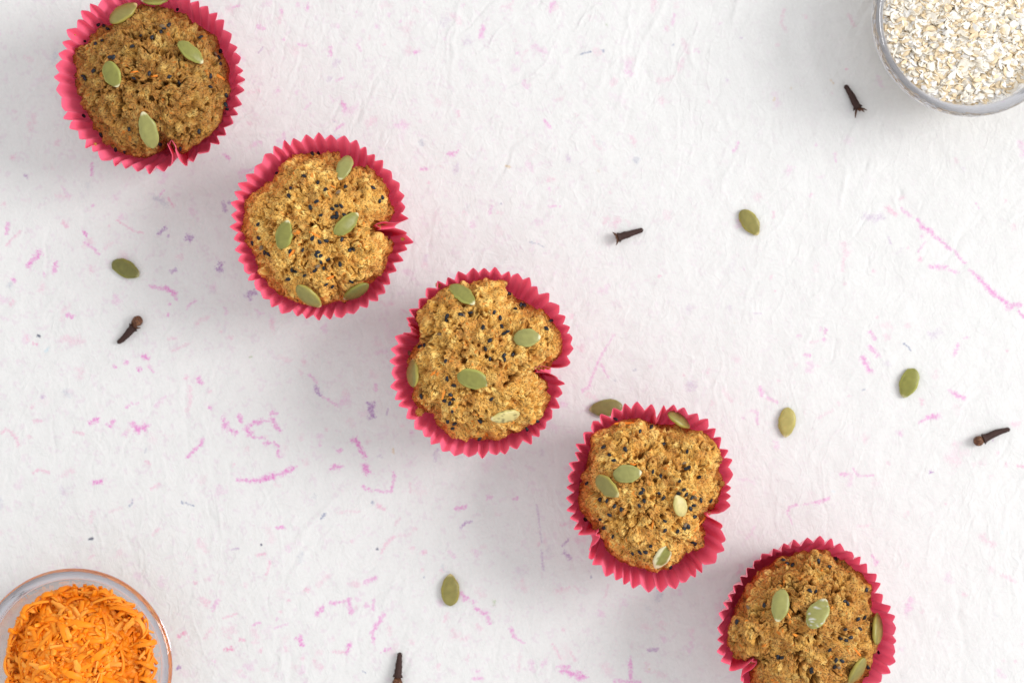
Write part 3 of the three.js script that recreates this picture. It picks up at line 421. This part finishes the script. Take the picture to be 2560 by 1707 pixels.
makeMuffin({
  seed: 3, centre: [1205, 906], zoom: [940, 640, 2.9037], toast: -0.1, top: 0.0445,
  liner: [[-2, 222], [5, 216], [11, 208], [20, 216], [30, 224], [37, 223], [45, 230], [54, 234], [61, 239], [69, 235], [77, 236], [84, 236], [100, 241], [111, 244], [118, 238], [127, 237], [135, 237], [145, 235], [154, 234], [161, 237], [172, 231], [180, 231], [188, 231], [197, 227], [203, 224], [211, 222], [219, 223], [226, 227], [234, 230], [241, 229], [249, 232], [266, 237], [275, 239], [283, 239], [290, 240], [301, 241], [308, 236], [316, 238], [324, 238], [332, 239], [341, 240], [348, 236], [355, 227]],
  notches: [{ at: 7, width: 5, depth: 78, wiggle: 2.2, sharp: 0.8 }, { at: 204, width: 5, depth: 30, wiggle: 1.4, sharp: 1.0 }],
  cake: [[-15, 208], [-8, 203], [-3, 190], [2, 158], [8, 132], [14, 146], [19, 174], [30, 192], [43, 202], [57, 196], [71, 195], [97, 195], [118, 201], [126, 194], [133, 180], [141, 192], [149, 200], [161, 189], [175, 187], [188, 182], [196, 170], [203, 164], [210, 187], [216, 203], [231, 201], [239, 208], [249, 210], [261, 199], [273, 213], [283, 206], [289, 189], [300, 184], [308, 186], [325, 201], [335, 208]],
  pits: [[1160, 901, 7], [1216, 890, 5], [1279, 942, 6], [1265, 958, 4]], cracks: [[[1325, 905], [1302, 918], [1282, 942], [1262, 962]], [[1108, 868], [1107, 900], [1092, 860]], [[1083, 800], [1077, 840], [1060, 850]], [[1072, 1010], [1080, 1025], [1064, 1030]], [[1150, 975], [1180, 978], [1225, 985]]],
  seeds: [[[1127.7, 710.6], [1186, 760.5], 44, 'green'], [[1284, 846.6], [1351.5, 841.5], 46, 'grey'], [[1143, 936], [1224, 958.6], 49, 'green'], [[1034.7, 965.5], [1029.5, 896.6], 29, 'olive', { roll: ROLL }], [[1300, 1034], [1227.6, 1048], 34, 'pale', { dark: true }]],
  sesame: [[963, 272], [1050, 355], [1077, 357], [1010, 382], [1270, 470], [1237, 527], [515, 438], [512, 467], [613, 425], [633, 430], [685, 410], [858, 407], [902, 450], [913, 512], [778, 520], [930, 563], [957, 547], [828, 612], [797, 673], [825, 747], [928, 720], [933, 752], [993, 713], [505, 763], [320, 655], [352, 648], [243, 703], [517, 888], [565, 938], [540, 1007], [497, 1050], [563, 1040], [537, 1070], [330, 1020], [555, 1128], [520, 1200], [570, 1215], [555, 1250], [755, 1195], [838, 1037], [750, 1325], [1172, 1198], [1095, 1255], [460, 565]],
  crumbs: [[1048, 1030, 10, 0.031], [1095, 712, 6, 0.033]],
  carrots: [[490, 1000], [705, 1215], [800, 1290], [430, 840], [585, 1085], [545, 1025]],
}, 'golden muffin in the middle of the photo, deep notch in its right side');
makeMuffin({
  seed: 4, centre: [1622, 1243], zoom: [1390, 980, 3.0149], toast: -0.05, top: 0.0445,
  liner: [[0, 207], [10, 200], [16, 196], [21, 205], [31, 224], [40, 230], [47, 227], [55, 230], [63, 233], [71, 239], [80, 238], [89, 236], [98, 233], [113, 223], [122, 225], [131, 221], [142, 206], [148, 190], [155, 202], [166, 203], [176, 207], [184, 205], [192, 212], [200, 214], [208, 214], [215, 225], [222, 229], [230, 235], [237, 238], [244, 239], [252, 241], [260, 240], [270, 232], [277, 230], [281, 236], [288, 244], [297, 244], [304, 243], [310, 241], [318, 238], [326, 232], [334, 228], [344, 221], [351, 210]],
  notches: [{ at: 16.5, width: 6, depth: 44, wiggle: 0.5, sharp: 0.9 }, { at: 143.5, width: 6, depth: 44, wiggle: 2, sharp: 0.9, lift: 0.001 }, { at: 276.5, width: 2.6, depth: 36, sharp: 0.7 }],
  cake: [[1, 173], [8, 164], [14, 148], [20, 149], [27, 153], [34, 177], [42, 180], [55, 174], [69, 184], [88, 191], [101, 180], [117, 177], [128, 172], [137, 158], [154, 157], [168, 173], [186, 175], [203, 168], [218, 187], [228, 213], [241, 205], [254, 207], [263, 198], [270, 190], [278, 186], [285, 190], [300, 198], [312, 213], [321, 213], [329, 204], [340, 187], [350, 190]],
  pits: [[1663, 1153, 7], [1604, 1137, 5], [1638, 1197, 5], [1654, 1290, 6]], cracks: [[[1672, 1082], [1664, 1098], [1668, 1120]], [[1635, 1112], [1612, 1128], [1600, 1140]], [[1573, 1258], [1562, 1295], [1565, 1330], [1578, 1362]], [[1560, 1148], [1575, 1140]], [[1540, 1285], [1545, 1300]], [[1475, 1235], [1495, 1245]]],
  seeds: [[[1670, 1031], [1726.7, 1068], 26, 'olive', { roll: 0.9, up: 0.0038, width: 40 }], [[1532.6, 1187], [1604, 1180.7], 46, 'grey'], [[1491, 1192], [1544, 1240], 34, 'olive', { roll: 0.45 }], [[1710, 1290], [1690, 1237], 39, 'pale'], [[1668.6, 1363], [1640.4, 1422.8], 46, 'green', { hull: true }]],
  sesame: [[450, 200], [720, 262], [632, 295], [812, 390], [357, 415], [522, 430], [405, 473], [435, 515], [990, 447], [965, 533], [1002, 567], [982, 578], [732, 600], [790, 633], [1080, 640], [932, 668], [962, 733], [925, 762], [982, 770], [655, 733], [640, 758], [775, 760], [808, 797], [665, 820], [627, 853], [1022, 797], [1048, 788], [1092, 815], [1040, 852], [1013, 878], [1167, 817], [1045, 938], [333, 810], [385, 818], [440, 860], [492, 882], [403, 923], [335, 958], [360, 1022], [430, 1087], [820, 968], [820, 1042], [918, 1047], [975, 1000], [997, 1013], [965, 1028], [1033, 1130], [1050, 1142], [577, 1215], [633, 1205], [673, 1205], [715, 1160], [862, 1317], [232, 688], [220, 955]],
  crumbs: [[1806, 1208, 6, 0.034], [1773, 1283, 4, 0.033]],
  carrots: [[515, 235], [515, 1255], [580, 540], [730, 985], [585, 770], [1090, 985]],
}, 'fourth muffin along the row, pink case split at the top, cream-rimmed seed at its bottom');
makeMuffin({
  seed: 5, centre: [2018, 1567], zoom: [1760, 1320, 4.0519], toast: 0.2, tone: 0.84, top: 0.044,
  liner: [[3, 227], [12, 232], [20, 237], [29, 237], [37, 232], [60, 230], [90, 228], [120, 227], [142, 226], [151, 228], [160, 235], [168, 228], [177, 227], [185, 223], [196, 217], [205, 213], [213, 209], [222, 212], [230, 212], [238, 215], [247, 216], [255, 218], [264, 222], [271, 223], [277, 230], [287, 228], [294, 225], [302, 221], [309, 219], [317, 218], [325, 220], [333, 206], [341, 213], [349, 220], [358, 226]],
  notches: [{ at: 146, width: 5.5, depth: 68, wiggle: 2.2, sharp: 0.85 }],
  cake: [[13, 189], [25, 189], [39, 188], [60, 190], [90, 192], [120, 190], [138, 190], [142, 182], [147, 162], [154, 168], [160, 196], [168, 206], [177, 201], [192, 186], [206, 180], [222, 178], [235, 180], [257, 186], [268, 193], [279, 197], [290, 188], [306, 190], [318, 190], [331, 181], [347, 170], [358, 180]],
  pits: [[1894.5, 1599, 6], [2036, 1694, 9], [1990, 1628, 4], [2035, 1588, 5]], cracks: [[[1957, 1550], [1995, 1528], [2010, 1535]], [[2036, 1680], [2034, 1712], [2020, 1690]], [[1895, 1590], [1892, 1612]], [[1985, 1640], [2000, 1625], [1990, 1655]], [[2080, 1475], [2100, 1470], [2090, 1480]]],
  seeds: [[[1958.7, 1473], [1942.6, 1553], 45, 'grey'], [[2024, 1566.8], [2066, 1497.7], 51, 'grey', { flake: true }], [[2189.4, 1607.5], [2198, 1532], 29, 'olive', { roll: ROLL, up: 0.0006 }], [[2159.8, 1643], [2125, 1712], 29, 'olive', { roll: 0.75 }]],
  sesame: [[803, 318], [842, 355], [897, 370], [1160, 330], [1272, 387], [1333, 310], [1072, 632], [1132, 635], [610, 777], [445, 797], [333, 947], [1423, 737], [1453, 760], [1627, 900], [1560, 920], [1430, 1025], [1580, 1020], [1385, 1112], [1440, 1133], [1483, 1105], [1273, 1228], [747, 1300], [790, 1308], [1337, 1335], [1397, 1340], [1323, 1402], [1367, 1408], [1087, 1425], [1093, 1450], [1767, 1255], [1803, 1287], [1663, 1405], [1645, 622]],
  carrots: [[1200, 440], [1290, 800], [1540, 1240], [870, 900], [960, 1100], [1250, 1330]],
}, 'toasted brown muffin in the lower right corner, whitish flaking seed near its centre');

// ---------------------------------------------------------------- loose pumpkin seeds on the paper
function looseSeed(a, b, wpx, kind, label, o = {}) {
  const C = P((a[0] + b[0]) / 2, (a[1] + b[1]) / 2, 0.0012), pa = P(...a, 0.0012), pb = P(...b, 0.0012), len = pa.distanceTo(pb), T = 0.0024;
  const m = shadow(new THREE.Mesh(seedGeo(wpx * K / len, T / len, SEED[kind], { seed: Math.round(a[0] + a[1] * 7), bow: 0.02, ...o }), seedMat));
  m.name = numbered('pumpkin_seed'); m.userData = { label, category: 'pumpkin seed', group: 'loose pumpkin seeds on the paper' };
  m.position.set(C.x, 0.0012, C.z); m.scale.setScalar(len); m.rotation.y = Math.atan2(-(pb.z - pa.z), pb.x - pa.x); m.rotation.order = 'YXZ'; m.rotation.x = o.tilt ?? 0.06;
  scene.add(m);
}
looseSeed([281, 655], [348, 690], 44, 'dark', 'dark olive pumpkin seed with one end broken off, above the clove on the left', { cut: true });
looseSeed([1853.7, 526], [1895, 587], 43, 'olive', 'olive green pumpkin seed lying alone below the bowl of oats');
looseSeed([2285.7, 921], [2258.4, 994], 46, 'green', 'blunt green pumpkin seed up-left of the clove at the right edge', { cut: true });
looseSeed([1971.7, 1018], [1963, 1093], 43, 'gold', 'yellow-green pumpkin seed with a tiny dark spot, above the lower right muffin');
looseSeed([1556, 1016], [1473, 1024], 43, 'brown', 'brownish pumpkin seed half hidden behind the split muffin case', { hull: false });
looseSeed([1125.5, 1514], [1126, 1434], 46, 'olive', 'khaki pumpkin seed lying alone below the muffins, bottom centre');

// ---------------------------------------------------------------- cloves
const cloveMat = mat({ color: rgb(0.042, 0.022, 0.019), roughness: 0.72, specularIntensity: 0.4 });
const calyxMat = mat({ color: rgb(0.085, 0.036, 0.02), roughness: 0.65, specularIntensity: 0.4 });
const budMat = mat({ vertexColors: true, roughness: 0.5, specularIntensity: 0.5 });
function clove(end, joint, o, label) {
  const hj = 0.0017, A = P(...end, 0.0013), J = P(...joint, hj), L = A.distanceTo(J), yaw = Math.atan2(-(J.z - A.z), J.x - A.x);
  A.y = 0; const root = thing('clove', label, 'clove', A, 'cloves scattered on the paper'); root.rotation.y = yaw;
  const r = rng(o.seed), NU = 26, NV = 14, pos = [], idx = [], bend = o.bend ?? 0;
  const mid = (u) => V(u * L, lerp(0.00125, o.lift ?? 0.0019, u), bend * Math.sin(Math.PI * u));
  for (let i = 0; i <= NU; i++) {
    const u = i / NU, c = mid(u), end0 = Math.pow(smooth(-0.02, 0.07, u), 0.5), rad = lerp(0.00088, 0.0013, smooth(0, 0.8, u)) * end0 * (1 + 0.42 * smooth(0.86, 1, u));
    for (let j = 0; j < NV; j++) { const a = 2 * Math.PI * j / NV, q = rad * (1 + 0.1 * n3(u * 6 + o.seed, Math.cos(a) * 1.6, Math.sin(a) * 1.6) + 0.05 * n3(u * 22, Math.cos(a) * 4, Math.sin(a) * 4 + o.seed) + 0.07 * Math.cos(4 * a) * u); pos.push(c.x, c.y + Math.sin(a) * q * 0.95, c.z + Math.cos(a) * q * 1.08); }
    if (i < NU) for (let j = 0; j < NV; j++) { const p = i * NV + j, q = i * NV + (j + 1) % NV; idx.push(p, p + NV, q, q, p + NV, q + NV); }
  }
  for (const [ring, cxp] of [[0, mid(0)], [NU, mid(1)]]) { const c = pos.length / 3; pos.push(cxp.x, cxp.y, cxp.z); for (let j = 0; j < NV; j++) ring ? idx.push(c, ring * NV + j, ring * NV + (j + 1) % NV) : idx.push(c, (j + 1) % NV, j); }
  part('stem', build(pos, idx), cloveMat, root);
  const tipAt = mid(1);
  for (const [deg, len, spread, wd = 1] of o.sepals) {             // deg round the stem (0 = to one side, 90 = up), spread from its direction
    const a = deg * Math.PI / 180, g = new THREE.SphereGeometry(1, 12, 9), p = g.attributes.position;
    for (let i = 0; i < p.count; i++) { const t = p.getY(i) * 0.5 + 0.5; p.setXYZ(i, p.getX(i) * 0.00068 * wd * (1.25 - 0.75 * t) * (1 + 0.2 * n3(t * 3, deg, o.seed)), (t - 0.12) * len, p.getZ(i) * 0.00042 * (1.3 - 0.7 * t) + 0.00055 * t * t); }
    g.computeVertexNormals();
    const m = part('sepal', g, calyxMat, root), outv = V(0, Math.sin(a), Math.cos(a)), d = V(Math.cos(spread), 0, 0).addScaledVector(outv, Math.sin(spread)).normalize(), back = V(-Math.sin(spread), 0, 0).addScaledVector(outv, Math.cos(spread)).normalize().negate(), sx = d.clone().cross(back);
    m.matrix.makeBasis(sx, d, back).setPosition(tipAt.x, tipAt.y + outv.y * 0.0006, tipAt.z + outv.z * 0.0006); m.matrix.decompose(m.position, m.quaternion, m.scale);
  }
  if (o.bud) {
    const g = new THREE.SphereGeometry(1, 28, 20), p = g.attributes.position, col = [], hd = P(...o.bud, 0.0024), d = Math.hypot(hd.x - J.x, hd.z - J.z);
    for (let i = 0; i < p.count; i++) {
      const x = p.getX(i), y = p.getY(i), z = p.getZ(i), a = Math.atan2(y, z), groove = Math.pow(Math.abs(Math.cos(2 * a)), 14) * (1 - x * x) , q = o.r * (1 - 0.13 * groove + 0.03 * n3(x * 3, y * 3, z * 3 + o.seed));
      p.setXYZ(i, x * q, y * q, z * q); const m = 0.6 + 0.4 * n3(x * 4 + o.seed, y * 4, z * 4), pale = smooth(0.0, 0.7, n3(x * 1.6, y * 1.6 + o.seed, z * 1.6));
      col.push(lerp(0.15, 0.29, pale) * m, lerp(0.06, 0.13, pale) * m, lerp(0.03, 0.06, pale) * m);
    }
    g.setAttribute('color', new THREE.BufferAttribute(new Float32Array(col), 3)); g.computeVertexNormals();
    const m = part('bud', g, budMat, root); const loc = hd.clone().sub(A).applyAxisAngle(V(0, 1, 0), -yaw); m.position.set(loc.x, Math.max(o.r, tipAt.y), loc.z);
  }
  return root;
}
clove([2113, 213], [2144, 272], { seed: 3, sepals: [[0, 0.0041, 0.75], [180, 0.0038, 0.95, 1.1], [90, 0.0022, 1.0], [150, 0.0032, 0.6]], bend: -0.0002, lift: 0.0022 }, 'near-black clove with two forked prongs beside the bowl of oats');
clove([1608, 574], [1545, 594], { seed: 5, sepals: [[0, 0.0029, 1.15, 1.3], [180, 0.003, 1.1, 1.3], [90, 0.0018, 1.1, 1.4], [45, 0.0022, 1.15, 1.2], [135, 0.0022, 1.15, 1.2]], lift: 0.0021 }, 'reddish clove with an open empty cup, between the middle muffins and the oats');
clove([294, 858], [334, 817], { seed: 8, sepals: [[0, 0.0028, 1.0, 0.8], [180, 0.0026, 1.05, 0.8], [90, 0.0018, 0.75, 0.9], [50, 0.002, 0.8, 0.9]], bud: [343.5, 802.5], r: 0.00215, bend: 0.00035, lift: 0.0023 }, 'clove with a round brown bud on the left, below the broken seed');
clove([2525, 1072], [2458, 1098], { seed: 11, sepals: [[0, 0.0019, 0.6], [180, 0.0019, 0.6], [90, 0.0014, 0.5], [45, 0.0016, 0.5]], bud: [2447, 1102], r: 0.0021, bend: 0.0005, lift: 0.0021 }, 'clove with its head turned to the left, at the right edge of the paper');
clove([1000, 1630], [994.5, 1691], { seed: 14, sepals: [[0, 0.0024, 0.7, 1.1], [180, 0.0026, 0.75, 1.1], [90, 0.0015, 0.6, 1.0]], bud: [993, 1708], r: 0.0022, lift: 0.0023 }, 'clove standing stem up at the bottom edge, its head cut off by the photo');

// ---------------------------------------------------------------- glass bowls
const glass = mat({ color: rgb(1, 1, 1), transmission: 1, roughness: 0.02, ior: 1.5, thickness: 0.003, attenuationColor: rgb(0.58, 0.59, 0.65), attenuationDistance: 0.007 });
glass.name = 'clear_glass';
const paneGlass = mat({ color: rgb(0.985, 0.99, 0.995), transmission: 1, roughness: 0.02, ior: 1.5, thickness: 0, side: THREE.DoubleSide });
function bowl(px, py, rpx, label) {
  const h = 0.036, O = P(px, py, h), R = rpx * K * (H - h) / H; O.y = 0;
  const root = thing('glass_bowl', label, 'bowl', O, 'small glass prep bowls');
  const q = R / 0.0375;
  const smoothed = (pts, n) => new THREE.CatmullRomCurve3(pts.map(([x, y]) => V(x * q, y, 0)), false, 'centripetal').getPoints(n).map((p) => new THREE.Vector2(Math.max(1e-5, p.x), p.y));
  const inner = smoothed([[0, 0.0028], [0.016, 0.0027], [0.0215, 0.0036], [0.0258, 0.0072], [0.0293, 0.0135], [0.0315, 0.0205], [0.0327, 0.0275], [0.0331, 0.0312]], 60);
  const outer = smoothed([[0.0358, 0.0312], [0.0354, 0.028], [0.0342, 0.0205], [0.032, 0.013], [0.0288, 0.0062], [0.0252, 0.0018], [0.0232, 0.0004], [0.0212, 0.0004], [0.0195, 0.0012], [0, 0.0013]], 60);
  part('bowl_wall', new THREE.LatheGeometry([...inner, ...outer].reverse(), 128), paneGlass, root);
  const bead = [[0.0331, 0.0313], [0.0332, 0.0333], [0.0338, 0.035], [0.0348, 0.0359], [0.036, 0.036], [0.037, 0.0353], [0.0375, 0.0339], [0.0373, 0.0324], [0.0366, 0.0316], [0.0358, 0.0313], [0.0345, 0.0313]];
  const ring = smoothed([...bead, bead[0]], 70).reverse();
  part('rim', new THREE.LatheGeometry(ring, 160), glass, root);
  return { O, q };
}
const oatsBowl = bowl(2431, 42, 249, 'clear glass bowl of rolled oats cut off by the upper right corner');
const carrotBowl = bowl(182, 1668, 247, 'clear glass bowl of grated carrot cut off by the lower left corner');

// what fills a bowl: one heap whose uppermost pieces are parts, the rest joined
function heap(name, label, category, O, items, pieceName, restName, mats) {
  const root = thing(name, label, category, V(O.x, 0, O.z)), rest = [];
  items.sort((a, b) => b.rank - a.rank);
  const M = new THREE.Matrix4();
  items.forEach((it, i) => {
    M.compose(it.p, it.q, it.s);
    if (i < 300) { const m = part(pieceName, it.g, mats[it.m], root); m.position.copy(it.p); m.quaternion.copy(it.q); m.scale.copy(it.s); }
    else (rest[it.m] ??= []).push(it.g.clone().applyMatrix4(M));
  });
  rest.forEach((list, k) => { const m = part(restName, mergeGeometries(list), mats[k], root); m.userData.kind = 'stuff'; });
  return root;
}
{ // grated carrot
  const wallY = (d) => 0.0048 + Math.max(0, (d - 0.0165)) * 0.55 + Math.max(0, d - 0.023) * 2.2;
  const r = rng(4242), items = [];
  const top = (d, a) => 0.0055 + 0.0235 * Math.pow(Math.max(0, 1 - Math.pow(Math.abs(d) / 0.0285, 2.6)), 0.8) + 0.0012 * n2(Math.cos(a) * d * 180, Math.sin(a) * d * 180);
  for (let k = 0; k < 2900; k++) {
    const a = r() * 6.283, d = 0.0272 * Math.sqrt(r()), deep = k < 1800 ? r() * 0.002 : 0.002 + r() * 0.007, y = Math.max(wallY(d), top(d, a) - deep);
    const tiltOut = -0.0 + clamp((top(d + 0.001, a) - top(d - 0.001, a)) / 0.002, -1.2, 0.3);
    const n = V(-tiltOut * Math.cos(a), 1, -tiltOut * Math.sin(a)).normalize();
    let q, s, gg, out = true; const w = V(0, 0, 0);
    for (let tries = 0; tries < 9 && out; tries++) {
      q = new THREE.Quaternion().setFromUnitVectors(V(0, 1, 0), n).multiply(new THREE.Quaternion().setFromEuler(new THREE.Euler(Math.PI / 2 * (r() < 0.84 ? 1 : 0.45 + r() * 0.5) + (r() - 0.5) * 0.6, r() * 6.28, (r() - 0.5) * 0.5, 'YXZ')));
      s = (0.78 + 0.5 * r()) * (1 - tries * 0.05); gg = shredGeos[Math.floor(r() * 26)]; const pa = gg.attributes.position; out = false;
      for (let i = 0; i < pa.count && !out; i += 3) { w.fromBufferAttribute(pa, i).multiplyScalar(s).applyQuaternion(q); const rr = Math.hypot(Math.cos(a) * d + w.x - 0.0016, Math.sin(a) * d + w.z), yy = y + w.y; out = yy < 0.0032 || rr > (yy < 0.0072 ? 0.0205 + (yy - 0.003) * 1.1 : yy < 0.0135 ? 0.025 + (yy - 0.0072) * 0.55 : 0.0291 + (yy - 0.0135) * 0.26); }
    }
    if (out) continue;
    items.push({ g: gg, p: V(Math.cos(a) * d - 0.0016, y, Math.sin(a) * d), q, s: V(s, s, s), m: 0, rank: (Math.sin(a) * d < 0.008 ? 1 : 0) - deep * 100 });
  }
  heap('grated_carrot', 'heap of bright orange grated carrot in the glass bowl', 'grated carrot', carrotBowl.O, items, 'carrot_shred', 'carrot_shreds', [shredMat]);
}
{ // rolled oats
  const r = rng(5151), flakes = [];
  for (let v = 0; v < 3; v++) for (let k = 0; k < 9; k++) {            // a broken flake: irregular outline, cupped, with a worn edge; three tones
    const n = 9, pos = [], idx = [], col = [], cup = (r() - 0.4) * 0.5, R = Array.from({ length: n }, () => 0.68 + 0.5 * r()), el = 0.7 + 0.5 * r(), tone = [[0.9, 0.85, 0.75], [0.86, 0.71, 0.49], [0.93, 0.92, 0.9]][v];
    const push = (x, y, z, sh) => { pos.push(x, y, z); const m = 0.9 + 0.16 * n3(x * 2 + k * 5, y * 3, z * 2 + v * 9) - sh; col.push(tone[0] * m, tone[1] * m * (1 - sh * 0.4), tone[2] * m * (1 - sh)); };
    push(0, 0.16, 0, 0); push(0, -0.1, 0, 0);
    for (const [rr, y, sh] of [[0.6, 0.17, 0], [1, 0.06, 0.06], [1, -0.07, 0.08]]) for (let i = 0; i < n; i++) { const a = i / n * 6.283; push(Math.cos(a) * R[i] * rr, y + cup * rr * rr * R[i] * R[i] + 0.1 * (r() - 0.5) * rr, Math.sin(a) * R[i] * rr * el, sh); }
    const ring = (q) => 2 + q * n;
    for (let i = 0; i < n; i++) { const j = (i + 1) % n; idx.push(0, ring(0) + j, ring(0) + i); for (let q = 0; q < 2; q++) idx.push(ring(q) + i, ring(q) + j, ring(q + 1) + i, ring(q) + j, ring(q + 1) + j, ring(q + 1) + i); idx.push(1, ring(2) + i, ring(2) + j); }
    flakes.push(build(pos, idx, col));
  }
  const oatMat = mat({ vertexColors: true, roughness: 0.85, specularIntensity: 0.3 }), items = [];
  const top = (d) => 0.0268 + 0.0045 * Math.pow(Math.max(0, 1 - d / 0.033), 0.9);
  for (let k = 0; k < 7600; k++) {
    const a = r() * 6.283, layer = k < 4600 ? r() * 0.0012 : 0.0012 + r() * 0.005, d = Math.min(0.0315, 0.0322 * oatsBowl.q) * Math.sqrt(r());
    const y = top(d) + 0.0008 * n2(Math.cos(a) * d * 220, Math.sin(a) * d * 220) - layer, size = (r() < 0.14 ? 0.0007 : 0.00125) + 0.0014 * r() * r(), lim = 0.0327 * oatsBowl.q - size; if (d > lim) continue;
    const q = new THREE.Quaternion().setFromEuler(new THREE.Euler((r() - 0.5) * 1.7, r() * 6.28, (r() - 0.5) * 1.7));
    const inView = Math.sin(a) * d > -0.008 && Math.cos(a) * d < 0.022;
    items.push({ g: flakes[Math.floor(r() * 27)], p: V(Math.cos(a) * d, y, Math.sin(a) * d), q, s: V(size, size, size), m: 0, rank: (inView ? 1 : 0) + size * 200 - layer * 300 });
  }
  heap('oat_heap', 'heap of cream rolled oats filling the glass bowl', 'rolled oats', oatsBowl.O, items, 'oat_flake', 'oat_flakes', [oatMat]);
  const fill = new THREE.LatheGeometry([[1e-5, 0.004], [0.02, 0.004], [0.0245, 0.0085], [0.0285, 0.0165], [0.0312, 0.0255], [0.03, 0.0262], [1e-5, 0.0285]].map(([x, y]) => new THREE.Vector2(x * oatsBowl.q, y)), 48);
  const m = part('oat_filling', fill, mat({ color: rgb(0.62, 0.5, 0.35), roughness: 0.9 }), scene.getObjectByName('oat_heap')); m.userData.kind = 'stuff';
}

// ---------------------------------------------------------------- the window that lights the table (out of the picture, to the right)
{
  const root = thing('window', 'bright white-framed window to the right of the table, outside the picture', 'window', V(...WIN.at));
  root.lookAt(0, 0, 0);
  const pane = part('window_pane', new THREE.PlaneGeometry(WIN.w, WIN.h), new THREE.MeshStandardMaterial({ color: rgb(0.8, 0.8, 0.8), emissive: rgb(1, 0.985, 0.96), emissiveIntensity: 0.6 }), root); pane.position.z = -0.012; pane.castShadow = false;
  const fm = mat({ color: rgb(0.8, 0.8, 0.8), roughness: 0.5 });
  for (const [x, y, w, h] of [[0, WIN.h / 2 + 0.03, WIN.w + 0.12, 0.06], [0, -WIN.h / 2 - 0.03, WIN.w + 0.12, 0.06], [WIN.w / 2 + 0.03, 0, 0.06, WIN.h], [-WIN.w / 2 - 0.03, 0, 0.06, WIN.h]]) part('window_frame', new THREE.BoxGeometry(w, h, 0.04), fm, root).position.set(x, y, -0.03);
}
renderer.render(scene, camera);
